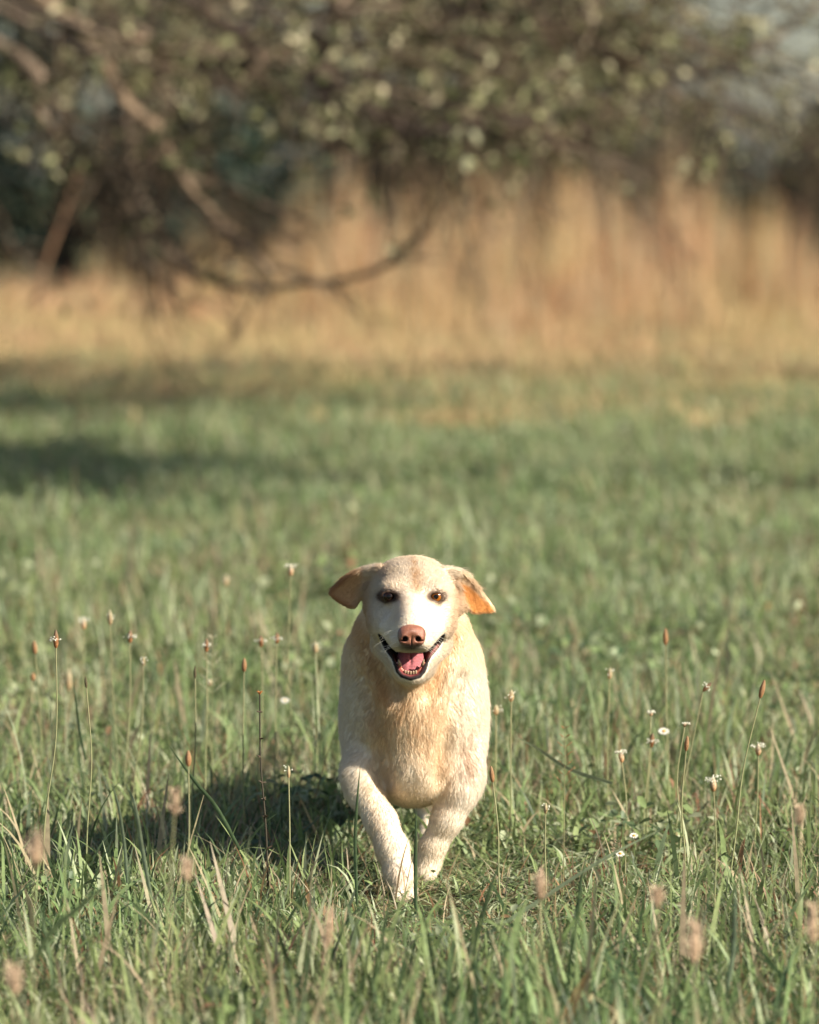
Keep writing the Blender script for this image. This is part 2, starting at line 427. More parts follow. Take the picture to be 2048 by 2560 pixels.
BARKC = [(0.15, 0.110, 0.078), (0.07, 0.050, 0.040), (0.22, 0.155, 0.10)]
def twig_tree(bough_ctrl, r, twigs_per_m, twig_len, droop, sub=3):
    """boughs given by control points and radii; grows drooping twigs and side twigs; returns bough lines, twig lines, tips"""
    lines, twigs, tips = [], [], []
    for ctrl, r0, r1 in bough_ctrl:
        ctrl = np.asarray(ctrl, float)
        n = max(8, int(np.sum(np.linalg.norm(np.diff(ctrl, axis=0), axis=1)) / 0.12))
        p = spline(ctrl, n); p[1:-1] += r.normal(0, 0.010, (n - 2, 3))
        rad = np.linspace(r0, r1, n) * (1 + 0.10 * np.sin(np.arange(n) * 1.3))
        lines.append((p, rad, np.array(BARKC[r.integers(3)]) * r.uniform(.9, 1.2)))
        Lb = np.sum(np.linalg.norm(np.diff(p, axis=0), axis=1))
        for _ in range(int(Lb * twigs_per_m)):
            i = r.integers(0, n - 1); d = p[i + 1] - p[i]; d /= np.linalg.norm(d) + 1e-9
            v = d * r.uniform(0.1, 0.9) + r.normal(0, 0.55, 3); v /= np.linalg.norm(v)
            ln = r.uniform(*twig_len); m_ = 7
            q = [p[i]]
            for s in range(m_ - 1):
                v = v + r.normal(0, 0.16, 3) + np.array([0.03, 0, -droop]); v /= np.linalg.norm(v)
                q.append(q[-1] + v * ln / (m_ - 1))
            q = np.array(q); rt = min(rad[i] * 0.55, 0.006 + ln * 0.006)
            c = np.array(BARKC[r.integers(3)]) * r.uniform(0.8, 1.3)
            twigs.append((q, np.linspace(rt, 0.0022, m_), c)); tips.append(q[-1]); tips.append(q[4])
            for _k in range(sub):
                j = r.integers(1, m_ - 1); w = q[j + 1] - q[j]; w = w / (np.linalg.norm(w) + 1e-9) + r.normal(0, 0.6, 3); w /= np.linalg.norm(w)
                l2 = ln * r.uniform(0.25, 0.6); z = [q[j]]
                for s in range(3):
                    w = w + r.normal(0, 0.15, 3) + np.array([0, 0, -droop * .7]); w /= np.linalg.norm(w); z.append(z[-1] + w * l2 / 3)
                z = np.array(z); twigs.append((z, np.linspace(0.0042, 0.0018, 4), c)); tips.append(z[-1]); tips.append(z[2])
    return lines, twigs, np.array(tips)

def build_tree(name, base, trunk, boughs, r, label, cat, group, tpm, tlen, droop, n_leaf, leaf_size, leafcols, leafw, leaf_bias=None, sub=3):
    root = empty(name, base, label=label, cat=cat, group=group)
    lines, twigs, tips = twig_tree(boughs, r, tpm, tlen, droop, sub)
    tl = [(spline(t, 18), np.interp(np.linspace(0, 1, 18), np.linspace(0, 1, len(rr)), rr), BARKC[0]) for t, rr in trunk]
    V, Q, C = tubes(tl, 12); mesh_obj('trunk', V, Q, M_BARK, root, col=C)
    V, Q, C = tubes(lines, 8); mesh_obj('boughs', V, Q, M_BARK, root, col=C * 1.05)
    V, Q, C = tubes(twigs, 4); mesh_obj('twigs', V, Q, M_BARK, root, col=C * .5)
    w = np.ones(len(tips)) if leaf_bias is None else leaf_bias(tips)
    w = np.clip(w, 1e-4, None)
    # a few leaf bunches with many leaves, not an even sprinkle
    bun = r.choice(len(tips), max(1, n_leaf // 7), p=w / w.sum())
    cen = tips[np.repeat(bun, 7)] + r.normal(0, 0.035, (len(bun) * 7, 3))
    V, Q, C = leaf_cards(cen, leaf_size, leafcols, leafw, r, 0.3)
    mesh_obj('leaves', V, Q, M_LEAF, root, col=C, smooth=False)
    return root

PALE = [(0.34, 0.33, 0.17), (0.17, 0.18, 0.08), (0.52, 0.48, 0.29), (0.08, 0.09, 0.04)]
def pp(lst, D0, D1):
    n = len(lst); return [P(a, b, D0 + (D1 - D0) * k / max(1, n - 1)) for k, (a, b) in enumerate(lst)]

r1 = np.random.default_rng(21)
top1 = np.array([-3.9, 24.5, 3.3])
B = []
B.append(([top1] + pp([(130, 30), (240, 130), (300, 240), (380, 310), (450, 430), (530, 540), (600, 600), (680, 690)], 22.5, 21.6), 0.050, 0.014))
B.append(([top1 + [0, .2, -.5]] + pp([(20, 130), (90, 280), (200, 400), (270, 440), (330, 530), (370, 640), (440, 760)], 23.0, 22.4), 0.042, 0.012))
B.append(([P(300, 240, 22.35)] + pp([(322, 330), (330, 430), (372, 560), (440, 650), (560, 705), (700, 715), (840, 705), (960, 670), (1060, 580), (1110, 500)], 22.3, 21.5), 0.030, 0.010))
B.append(([top1 + [0.3, .4, .3], P(560, 60, 21.3)] + pp([(850, 225), (960, 300), (1080, 335), (1220, 320), (1400, 300)], 20.6, 20.2), 0.036, 0.014))
B.append(([top1 + [0.1, 0, .1]] + pp([(330, 60), (370, 170), (430, 260), (470, 380)], 22.8, 22.4), 0.030, 0.010))
B.append(([P(450, 430, 22.0)] + pp([(560, 470), (700, 530), (790, 560)], 22.0, 21.8), 0.018, 0.006))
B.append(([P(380, 310, 22.1)] + pp([(390, 430), (400, 520), (430, 600), (500, 680)], 22.1, 21.9), 0.020, 0.007))
for k in range(10):     # the upper tangle
    y0 = r1.uniform(-100, 150); sl = r1.uniform(0.05, 0.32); x1 = r1.uniform(900, 1900); Dk = r1.uniform(20.5, 26)
    B.append(([top1 + r1.normal(0, 0.25, 3), P(100, y0 - 60, Dk)] + pp([(x1 * .45, y0 + sl * x1 * .2), (x1 * .75, y0 + sl * x1 * .6), (x1, y0 + sl * x1)], Dk, Dk - .6), r1.uniform(0.018, 0.032), 0.007))
def bias1(t):
    px, py = inv(t); return np.where(py < 420, 1.0, 0.12) * np.where((py > 500), 0.3, 1)
trunk1 = [([(-4.5, 25, -0.05), (-4.35, 24.9, 1.2), (-4.05, 24.7, 2.3), (-3.8, 24.5, 3.4), (-3.3, 24.2, 4.4)], [0.24, 0.19, 0.17, 0.13, 0.07])]
build_tree('drooping_tree', (-4.5, 25, 0), trunk1, B, r1, 'brown budding tree with long bare boughs drooping down across the top left', 'tree', 'budding trees over the far meadow',
           7.5, (0.25, 0.8), 0.10, 4600, (0.04, 0.085), PALE, [3, 3, 2, 2], bias1)

r2 = np.random.default_rng(33)
top2 = np.array([3.8, 24.0, 3.6]); B = []
B.append(([top2] + pp([(1900, -220), (1650, -90), (1450, 10), (1300, 60), (1120, 30), (1000, 10)], 23.6, 22.8), 0.06, 0.012))
B.append(([top2 + [0, 0, -.4]] + pp([(1980, 60), (1800, 150), (1640, 210), (1500, 300), (1330, 330), (1200, 420)], 23.6, 23), 0.018, 0.007))
for k in range(5):      # thin branches in front of the sky
    y0 = r2.uniform(-80, 230); B.append(([P(1560, y0 - 110, 22.5), P(1700, y0 - 20, 22.4), P(1880, y0 + r2.uniform(30, 70), 22.2), P(2120, y0 + r2.uniform(90, 170), 22)], r2.uniform(.008, .013), .005))
for k in range(12):
    x0 = r2.uniform(1000, 1560); y0 = r2.uniform(-100, 130); sl = r2.uniform(0.3, 0.75); ln = r2.uniform(250, 620); Dk = r2.uniform(21.5, 24.2)
    B.append(([top2 + r2.normal(0, 0.2, 3) + [-1.2, 0, .3], P(x0 - 80, y0 - 90, Dk)] + pp([(x0, y0), (x0 + ln * .5, y0 + sl * ln * .42), (x0 + ln, y0 + sl * ln)], Dk, Dk - .4), r2.uniform(0.014, 0.026), 0.006))
def bias2(t):
    px, py = inv(t); return np.where(py < 380, 1.0, 0.3) * np.where((px > 1640) & (py < 340), .7, 1)
trunk2 = [([(4.4, 24.3, -0.05), (4.35, 24.2, 1.5), (4.1, 24.1, 2.6), (3.8, 24.0, 3.6), (3.0, 23.8, 4.3)], [0.26, 0.2, 0.17, 0.12, 0.06])]
build_tree('drooping_tree', (4.4, 24.3, 0), trunk2, B, r2, 'brown budding tree whose leafy twigs hang across the sky at top right', 'tree', 'budding trees over the far meadow',
           7, (0.22, 0.7), 0.06, 5200, (0.028, 0.06), PALE, [3, 4, 2, 2], bias2)

# bare shrubs directly behind the dry grass
def shrub(x, D, h, w, seed, label, greenish=0.2, n_st=26):
    r = np.random.default_rng(seed)
    root = empty('bare_shrub', (x, D, 0), label=label, cat='shrub', group='bare shrubs behind the dry grass')
    st, bo = [], []
    for k in range(n_st):
        a = r.uniform(0, 6.28); s = r.uniform(0.1, 1) * w
        e_ = np.array([x + math.cos(a) * s, D + math.sin(a) * s * .6, h * r.uniform(0.6, 1.0)])
        b_ = np.array([x + r.normal(0, .12), D + r.normal(0, .12), -0.03])
        mid = (b_ + e_) / 2 + np.array([0, 0, h * .12]) + r.normal(0, .08, 3)
        bo.append(([b_, mid, e_], r.uniform(0.012, 0.026), 0.005))
    lines, tw, tips = twig_tree(bo, r, 8, (0.25, 0.7), 0.03, 2)
    V, Q, C = tubes(lines, 6); mesh_obj('stems', V, Q, M_BARK, root, col=C * .5)
    V, Q, C = tubes(tw, 3); mesh_obj('twigs', V, Q, M_BARK, root, col=C * 0.38)
    nb = int(len(tips) * greenish)
    if nb:
        cen = tips[r.choice(len(tips), nb)] + r.normal(0, .05, (nb, 3))
        V, Q, C = leaf_cards(cen, (0.05, 0.10), [(0.045, 0.055, 0.025), (0.08, 0.075, 0.035), (0.09, 0.06, 0.035)], [2, 2, 1], r)
        mesh_obj('leaves', V, Q, M_LEAF, root, col=C, smooth=False)
for k, (x, D, h, w, g_, lb) in enumerate([
    (-4.6, 43.5, 2.8, 1.1, .5, 'tall brown shrub at the far left behind the orange dry grass'),
    (-2.7, 42.5, 1.7, .5, .4, 'brown shrub left of the dark evergreen gap behind the dry grass'),
    (-1.5, 44.0, 1.0, .6, .3, 'low bare shrub under the long hanging bough'),
    (0.3, 43.0, 2.0, .9, .6, 'grey green twiggy shrub behind the middle of the dry grass'),
    (1.5, 42.6, 2.7, 1.0, .7, 'tall twiggy shrub behind the tallest orange dry grass'),
    (2.4, 43.6, 1.9, .8, .5, 'brown twiggy shrub right of the tallest dry grass'),
    (3.7, 42.4, 1.75, .9, .5, 'dark brown low shrub under the patch of sky'),
    (5.0, 43.4, 1.8, 1.0, .5, 'dark brown low shrub at the far right edge')]):
    shrub(x, D, h, w, 50 + k, lb, g_)

# dark evergreens further back
def evergreen(x, D, h, w, seed, label, cols):
    r = np.random.default_rng(seed)
    root = empty('evergreen_tree', (x, D, 0), label=label, cat='tree', group='dark evergreens behind the shrubs')
    V, Q, C = tubes([(spline([(x, D, -.05), (x + .05, D, h * .5), (x, D, h * .95)], 10), np.linspace(0.16, 0.03, 10), (0.10, 0.075, 0.055))], 10)
    mesh_obj('trunk', V, Q, M_BARK, root, col=C)
    limbs, cen = [], []
    for k in range(70):
        z = h * r.uniform(0.03, 0.97); R = w * (1 - (z / h) ** 1.6) * r.uniform(0.6, 1.1) + .12; a = r.uniform(0, 6.28)
        tip = np.array([x + math.cos(a) * R, D + math.sin(a) * R, z + r.uniform(-.25, .15)])
        q = spline([(x, D, z - .1), (np.array([x, D, z]) + tip) / 2 + [0, 0, .08], tip], 6); limbs.append((q, np.linspace(.03, .006, 6), (0.10, 0.08, 0.06)))
        m_ = int(50 + 60 * R)
        t = r.uniform(0.25, 1.05, m_)[:, None]
        cen.append(q[0] * (1 - t) + tip * t + r.normal(0, .13, (m_, 3)))
    V, Q, C = tubes(limbs, 4); mesh_obj('limbs', V, Q, M_BARK, root, col=C)
    V, Q, C = leaf_cards(np.concatenate(cen), (0.09, 0.2), cols, [3, 2, 1], r, 0.2)
    mesh_obj('crown', V, Q, M_CONIFER, root, col=C, smooth=False)
DK = [(0.014, 0.030, 0.022), (0.026, 0.048, 0.034), (0.055, 0.080, 0.055)]
for k, (x, D, h, w, lb) in enumerate([
    (-5.6, 50, 6.5, 1.5, 'dark evergreen at the far left edge behind the shrubs'),
    (-3.9, 52, 7.0, 1.5, 'dark evergreen behind the left hand hanging boughs'),
    (-2.2, 49, 6.4, 1.3, 'dark green evergreen seen through the gap under the boughs'),
    (-0.9, 51, 7.2, 1.4, 'grey green evergreen just left of the centre behind the shrubs'),
    (0.6, 53, 6.6, 1.4, 'evergreen behind the middle of the tall dry grass'),
    (1.6, 50, 5.6, 1.15, 'evergreen that stands closest to the patch of sky'),
    (3.5, 58, 1.9, 1.3, 'low round evergreen bush below the patch of sky'),
    (5.3, 56, 2.1, 1.5, 'low evergreen bush at the far right edge')]):
    evergreen(x, D, h, w, 80 + k, lb, DK)
# a tree beside the meadow on the right: its crown is above and right of the photograph, its shade falls on the grass at left
r3 = np.random.default_rng(44); top3 = np.array([3.4, 15.6, 3.5]); B = []
for k in range(12):
    a = r3.uniform(0, 6.28); ln = r3.uniform(.5, 1.5)
    e_ = top3 + [math.cos(a) * ln * .6, math.sin(a) * ln * 1.2, r3.uniform(-.5, .5)]
    B.append(([top3 + r3.normal(0, .1, 3), (top3 + e_) / 2 + [0, 0, .35], e_], r3.uniform(.02, .035), .008))
trunk3 = [([(4.6, 15.8, -0.05), (4.5, 15.8, 1.2), (4.1, 15.7, 2.4), (3.4, 15.6, 3.7)], [0.2, 0.16, 0.13, 0.06])]
build_tree('drooping_tree', (4.6, 15.8, 0), trunk3, B, r3, 'budding tree beside the meadow whose crown shades the grass left of the dog', 'tree', 'budding trees over the far meadow',
           12, (0.25, 0.7), 0.04, 7000, (0.06, 0.11), PALE, [3, 4, 2, 2])

# slender dead sapling standing in the dry grass at left
def sapling():
    r = np.random.default_rng(91); q = [P(70, 862, 33), P(105, 690, 33), P(150, 560, 33), P(200, 420, 33)]; q[0][2] = -.02
    root = empty('sapling', (float(q[0][0]), 33.0, 0.0), label='slender rusty brown dead sapling leaning right at the far left of the dry grass', cat='tree')
    c = np.array((.17, .10, .06)); V, Q, C = tubes([(spline(q, 16), np.linspace(.026, .012, 16), c)], 8); mesh_obj('trunk', V, Q, M_BARK, root, col=C)
    lines, tw, tips = twig_tree([([q[2], q[2] + [.25, 0, .3], q[2] + [.35, 0, .65]], .014, .006), ([q[1], q[1] + [-.2, 0, .2], q[1] + [-.35, 0, .5]], .014, .006), ([q[3], q[3] + [.1, 0, .3]], .014, .006)], r, 8, (.15, .4), .02, 2)
    V, Q, C = tubes(lines + tw, 5); mesh_obj('branches', V, Q, M_BARK, root, col=C * .7)
sapling()
# ------------------------------------------------------------------ the dog: one signed distance field, one surface
DG = (0.02, 7.72, 0.0)
dog = empty('dog', DG, label='cream yellow labrador running towards the viewer with open smiling mouth', cat='dog')

xs = np.arange(-0.175, 0.180, 0.0021)
ys = np.concatenate([np.arange(7.30, 7.66, 0.0021), np.arange(7.66, 7.95, 0.005), np.arange(7.95, 8.95, 0.012)])
zs = np.concatenate([np.arange(-0.04, 0.36, 0.0042), np.arange(0.36, 0.625, 0.0021)])
SDF = np.full((len(xs), len(ys), len(zs)), 1.0, np.float32)
def block(lo, hi):
    s = []
    for ax, a, b in zip((xs, ys, zs), lo, hi):
        s.append(slice(max(0, np.searchsorted(ax, a) - 1), min(len(ax), np.searchsorted(ax, b) + 1)))
    s = tuple(s)
    return s, xs[s[0]][:, None, None], ys[s[1]][None, :, None], zs[s[2]][None, None, :]
def smin(a, b, k):
    h = np.maximum(k - np.abs(a - b), 0) / k
    return np.minimum(a, b) - h * h * k * 0.25
def smax(a, b, k): return -smin(-a, -b, k)
def ell(px, py, D, rx, rz, ry, k=0.02, tilt=0.0, sub=False, dx=0.0):
    """ellipsoid at a photograph pixel; rx, rz in photograph pixels at that distance, ry in metres; tilt about x"""
    c = P(px, py, D); rx = rx / F * D; rz = rz / F * D; R = max(rx, ry, rz) + 0.04
    s, X, Y, Z = block(c - R, c + R)
    x, y, z = X - c[0], Y - c[1], Z - c[2]
    if tilt: y, z = y * math.cos(tilt) + z * math.sin(tilt), -y * math.sin(tilt) + z * math.cos(tilt)
    if dx: x = x - dx * z
    k0 = np.sqrt((x / rx) ** 2 + (y / ry) ** 2 + (z / rz) ** 2)
    k1 = np.sqrt((x / rx ** 2) ** 2 + (y / ry ** 2) ** 2 + (z / rz ** 2) ** 2) + 1e-6
    d = (k0 * (k0 - 1) / k1).astype(np.float32)
    SDF[s] = smax(SDF[s], -d, k) if sub else smin(SDF[s], d, k)
def cone(a, b, ra, rb, k=0.02, sub=False, world=False):
    """rounded cone between two (px, py, D); radii in photograph pixels"""
    if not world:
        ra = ra / F * a[2]; rb = rb / F * b[2]; a = P(*a); b = P(*b)
    R = max(ra, rb) + 0.035
    s, X, Y, Z = block(np.minimum(a, b) - R, np.maximum(a, b) + R)
    d_ = b - a; L2 = float(d_ @ d_)
    t = np.clip(((X - a[0]) * d_[0] + (Y - a[1]) * d_[1] + (Z - a[2]) * d_[2]) / L2, 0, 1)
    q = np.sqrt((X - a[0] - t * d_[0]) ** 2 + (Y - a[1] - t * d_[1]) ** 2 + (Z - a[2] - t * d_[2]) ** 2)
    d = (q - (ra + (rb - ra) * t)).astype(np.float32)
    SDF[s] = smax(SDF[s], -d, k) if sub else smin(SDF[s], d, k)
def chain(pts, k=0.02):
    for p, q in zip(pts[:-1], pts[1:]): cone(p[:3], q[:3], p[3], q[3], k)
def poly_sd(poly, X, Z):
    """signed distance to a polygon given in the XZ plane (world)"""
    poly = np.asarray(poly); d = np.full(np.broadcast(X, Z).shape, 1e9); inside = np.zeros(d.shape, bool)
    for (ax, az), (bx, bz) in zip(poly, np.roll(poly, -1, axis=0)):
        ex, ez = bx - ax, bz - az; t = np.clip(((X - ax) * ex + (Z - az) * ez) / (ex * ex + ez * ez), 0, 1)
        d = np.minimum(d, (X - ax - t * ex) ** 2 + (Z - az - t * ez) ** 2)
        c = ((az > Z) != (bz > Z)) & (X < (bx - ax) * (Z - az) / ((bz - az) if abs(bz - az) > 1e-9 else 1e-9) + ax)
        inside ^= c
    d = np.sqrt(d); return np.where(inside, -d, d)
def smooth_poly(pts, n=60):
    pts = list(pts); k = len(pts); c = np.array(pts + pts[:3]); c = np.vstack([pts[-1], c])
    out = []
    for u in np.linspace(0, k, n, endpoint=False):
        i = int(u); t = u - i; p0, p1, p2, p3 = c[i], c[i + 1], c[i + 2], c[i + 3]
        out.append(0.5 * ((2 * p1) + (-p0 + p2) * t + (2 * p0 - 5 * p1 + 4 * p2 - p3) * t * t + (-p0 + 3 * p1 - 3 * p2 + p3) * t ** 3))
    return np.array(out)
def c1(x, y): return (800 + .26667 * x, 1360 + .26667 * y)    # close-up of the head -> photograph pixels
def c2(x, y): return (780 + .4359 * x, 1360 + .4359 * y)      # close-up of the dog -> photograph pixels

# trunk
ell(1035, 1765, 8.22, 150, 120, .34, .03)                 # loin and ribs
ell(1035, 1770, 7.92, 170, 190, .22, .03)                 # rib cage
ell(1030, 1648, 7.78, 172, 132, .13, .05)                 # base of the neck and withers
ell(1031, 1800, 7.77, 140, 160, .13, .05); ell(1034, 1912, 7.79, 104, 104, .13, .05)   # fore chest
ell(912, 1815, 7.80, 54, 150, .085, .04)                  # shoulders
ell(1160, 1800, 7.80, 56, 150, .085, .04)
cone((1029, 1555, 7.65), (1030, 1740, 7.74), 98, 130, .05)  # neck
ell(1022, 1760, 7.70, 66, 90, .055, .05); ell(1030, 1905, 7.70, 52, 62, .05, .035)
ell(1031, 1580, 7.73, 140, 108, .08, .03)                 # ruff of the neck behind the head
# fore legs
chain([(903, 1850, 7.745, 42), (901, 1938, 7.70, 45), (912, 1982, 7.685, 41), (954, 2055, 7.655, 36), (981, 2122, 7.63, 37), (998, 2186, 7.61, 33), (1012, 2228, 7.59, 31)], .018)
for dx_, dy_ in ((-22, 22), (-6, 32), (10, 33), (22, 24)): cone((1010 + dx_ * .5, 2222, 7.60), (1014 + dx_ * .9, 2222 + dy_ * .9, 7.565), 14, 11, .008)
chain([(1170, 1860, 7.755, 43), (1163, 1940, 7.73, 45), (1150, 1980, 7.72, 43), (1118, 2048, 7.72, 36), (1082, 2118, 7.725, 30), (1067, 2162, 7.73, 29), (1061, 2188, 7.72, 27)], .018)
for dx_, dy_ in ((-17, 12), (-6, 18), (7, 18), (17, 12)): cone((1061 + dx_ * .5, 2180, 7.735), (1061 + dx_, 2182 + dy_, 7.715), 12, 9, .008)
# hind quarters and legs, reaching forward under the belly
ell(960, 1800, 8.42, 62, 120, .14, .05); ell(1110, 1800, 8.42, 62, 120, .14, .05)
chain([(1112, 1850, 8.38, 50), (1138, 1960, 8.22, 36), (1140, 2040, 8.28, 21), (1118, 2110, 8.18, 18), (1100, 2148, 8.08, 21), (1098, 2152, 8.04, 19)], .03)
chain([(985, 1850, 8.38, 50), (1040, 1940, 8.20, 34), (1072, 2030, 8.26, 21), (1070, 2090, 8.18, 18), (1068, 2140, 8.12, 20), (1066, 2146, 8.08, 18)], .03)
chain([(1035, 1690, 8.60, 28), (1045, 1640, 8.72, 22), (1060, 1640, 8.85, 12)], .02)  # tail

# head
ell(998, 1484, 7.575, 66, 80, .080, .012); ell(1062, 1484, 7.575, 66, 80, .080, .045)
ell(1029, 1470, 7.60, 88, 62, .075, .025)
ell(968, 1541, 7.565, 46, 56, .055, .025); ell(1092, 1541, 7.565, 46, 56, .055, .025)          # cheeks
ell(980, 1466, 7.506, 26, 15, .020, .014); ell(1083, 1466, 7.506, 26, 15, .020, .014)        # brows
cone((1029, 1496, 7.535), (1029, 1566, 7.41), 54, 36, .03)                                    # bridge of the muzzle
cone((1012, 1595, 7.412), (962, 1556, 7.53), 33, 40, .02); cone((1048, 1595, 7.412), (1098, 1556, 7.53), 33, 40, .02)  # flews
ell(1029, 1600, 7.395, 36, 27, .028, .014)
ell(1000, 1606, 7.405, 26, 21, .024, .008); ell(1058, 1606, 7.405, 26, 21, .024, .008)   # lip pads
cone((1028, 1681, 7.455), (1029, 1650, 7.60), 24, 62, .02)                                    # lower jaw
cone((1018, 1676, 7.46), (958, 1612, 7.56), 24, 30, .02); cone((1038, 1676, 7.46), (1100, 1612, 7.56), 24, 30, .02)
# ears, thin flaps flying out sideways
EARL = smooth_poly([c2(*q) for q in [(395, 112), (300, 128), (205, 175), (112, 262), (106, 292), (165, 338), (238, 366), (268, 330), (300, 262), (350, 200)]])
EARR = smooth_poly([c2(*q) for q in [(760, 122), (862, 146), (928, 212), (985, 285), (1036, 355), (1042, 388), (985, 393), (920, 392), (882, 325), (842, 250), (790, 190)]])
for poly, sg in ((EARL, -1), (EARR, 1)):
    De = 7.60
    wp = np.array([P(a, b, De)[[0, 2]] for a, b in poly])
    lo = wp.min(0) - .02; hi = wp.max(0) + .02
    s, X, Y, Z = block((lo[0], 7.50, lo[1]), (hi[0], 7.72, hi[1]))
    d2 = poly_sd(wp, X, Z)
    root_x = P(1029 + sg * 96, 1450, De)[0]; out = np.clip((X - root_x) * sg, -0.03, .2)
    yc = 7.575 + 0.30 * out + 3.0 * (d2 + 0.02) ** 2 * 0 + 0.010 * np.sin((Z - lo[1]) * 42)
    th = 0.0042
    q = np.stack([np.maximum(d2 + .003 + 0 * Y, 0), np.maximum(np.abs(Y - yc) - th * .4, 0)])
    d = np.sqrt((q ** 2).sum(0)) - .0035 + np.minimum(np.maximum(d2 + .003, np.abs(Y - yc) - th * .4), 0)
    SDF[s] = smin(SDF[s], d.astype(np.float32), .012)
# folded ear roots
cone((938, 1442, 7.60), (908, 1434, 7.595), 17, 11, .012); cone((1120, 1442, 7.60), (1158, 1440, 7.595), 17, 11, .012)
cone((930, 1475, 7.585), (934, 1520, 7.58), 12, 18, .02); cone((1140, 1475, 7.585), (1146, 1515, 7.58), 12, 16, .02)

# mouth opening
MOUTH = [c1(*q) for q in [(552, 850), (575, 905), (615, 985), (680, 1075), (708, 1140), (725, 1195), (765, 1240), (850, 1268), (935, 1245), (982, 1190), (1005, 1120), (1040, 1050), (1108, 970), (1150, 900), (1168, 852), (1140, 870), (1100, 915), (1055, 970), (1000, 1012), (930, 1016), (850, 1024), (780, 1018), (705, 1012), (650, 965), (592, 880)]]
MOUTH_IN = [c1(*q) for q in [(556, 856), (577, 905), (617, 985), (684, 1075), (716, 1135), (735, 1178), (772, 1212), (850, 1232), (928, 1216), (968, 1175), (996, 1118), (1036, 1050), (1104, 970), (1146, 902), (1164, 856), (1140, 870), (1100, 915), (1055, 970), (1000, 1012), (930, 1016), (850, 1024), (780, 1018), (705, 1012), (650, 965), (592, 880)]]
MO_W = np.array([P(a, b, 7.46)[[0, 2]] for a, b in MOUTH])
MO_S = np.array([P(a, b, 7.46)[[0, 2]] for a, b in smooth_poly(MOUTH_IN, 110)])
lo = MO_S.min(0) - .02; hi = MO_S.max(0) + .02
s, X, Y, Z = block((lo[0], 7.30, lo[1]), (hi[0], 7.62, hi[1]))
d2 = poly_sd(MO_S, X, Z)
xm = (X - P(1029, 1600, 7.46)[0])
back = 7.525 + 0.35 * np.abs(xm) + 0 * Z
front_gate = 7.30
d = smax(d2 + .0008 + 0 * Y, (Y - back), .012)
SDF[s] = smax(SDF[s], -d.astype(np.float32), .004)
# lower lip rim and gum swelling
for a_, b_ in zip([(706, 1130), (728, 1190), (766, 1230), (850, 1256), (933, 1236), (980, 1188)], [(728, 1190), (766, 1230), (850, 1256), (933, 1236), (980, 1188), (1000, 1130)]):
    pa = c1(*a_); pb = c1(*b_); cone((*pa, 7.452), (*pb, 7.452), 5, 5, .008)
# eye sockets
EYES = [(972.3, 1491.5), (1090.3, 1491.5)]
EYE_D = []
def surf_y(px, py):
    """distance of the front surface of the field under a photograph pixel"""
    for D in ys[:200]:
        p = P(px, py, D); i = np.searchsorted(xs, p[0]); j = np.searchsorted(ys, D); k = np.searchsorted(zs, p[2])
        if SDF[i, j, k] < 0: return D
    return 7.5
for ex, ey in EYES:
    y_ = surf_y(ex, ey); EYE_D.append(y_)
    ell(ex, ey - 1, y_ + .0030, 24, 15, .009, .010)
    y2 = surf_y(ex, ey); 
    ell(ex, ey, y2, 14.5, 7.6, .010, .003, sub=True, dx=0)
    EYE_D[-1] = y2

# shallow hollows that part neck, shoulders and breastbone
for line_, r_g, d_g in (([(903, 1700), (932, 1800), (952, 1890), (966, 1955)], 15, .0050), ([(1158, 1700), (1132, 1800), (1114, 1890), (1102, 1955)], 15, .0050),
                        ([(918, 1612), (952, 1690), (985, 1738)], 12, .0028), ([(1142, 1612), (1108, 1690), (1075, 1738)], 12, .0028)):
    q_ = spline([np.array([a, b, 0.0]) for a, b in line_], 9); q_ = [(a, b, surf_y(a, b)) for a, b, _ in q_]
    for a_, b_ in zip(q_[:-1], q_[1:]):
        ra_ = r_g; off_ = ra_ / F * a_[2] - d_g
        cone((a_[0], a_[1], a_[2] - off_), (b_[0], b_[1], b_[2] - off_), ra_, ra_, .02, sub=True)
# surface nets
def surface_nets(S, xs, ys, zs):
    ins = S < 0; nx, ny, nz = S.shape
    acc = {}
    shp = (nx - 1, ny - 1, nz - 1)
    sumP = np.zeros(shp + (3,), np.float32); cnt = np.zeros(shp, np.float32)
    ax = (xs, ys, zs); quads = []
    for a in range(3):
        sl0 = [slice(None)] * 3; sl1 = [slice(None)] * 3; sl0[a] = slice(0, -1); sl1[a] = slice(1, None)
        cr = ins[tuple(sl0)] != ins[tuple(sl1)]
        I = np.argwhere(cr); J = I.copy(); J[:, a] += 1
        v0 = S[tuple(I.T)]; v1 = S[tuple(J.T)]; t = v0 / (v0 - v1)
        p = np.stack([ax[d][I[:, d]] for d in range(3)], -1).astype(np.float32)
        p[:, a] += t * (ax[a][J[:, a]] - ax[a][I[:, a]])
        b, c = [(1, 2), (2, 0), (0, 1)][a]
        ok = (I[:, b] > 0) & (I[:, c] > 0) & (I[:, b] < S.shape[b] - 1) & (I[:, c] < S.shape[c] - 1)
        I = I[ok]; p = p[ok]; flip = ins[tuple(I.T)]
        cells = []
        for ob, oc in ((0, 0), (-1, 0), (-1, -1), (0, -1)):
            K = I.copy(); K[:, b] += ob; K[:, c] += oc
            np.add.at(sumP, tuple(K.T), p); np.add.at(cnt, tuple(K.T), 1); cells.append(np.ravel_multi_index(tuple(K.T), shp))
        q = np.stack(cells, -1); q[~flip] = q[~flip][:, ::-1]; quads.append(q)
    q = np.concatenate(quads); used = np.unique(q)
    V = (sumP.reshape(-1, 3)[used] / cnt.ravel()[used][:, None])
    return V, np.searchsorted(used, q)
BV, BQ = surface_nets(SDF, xs, ys, zs)
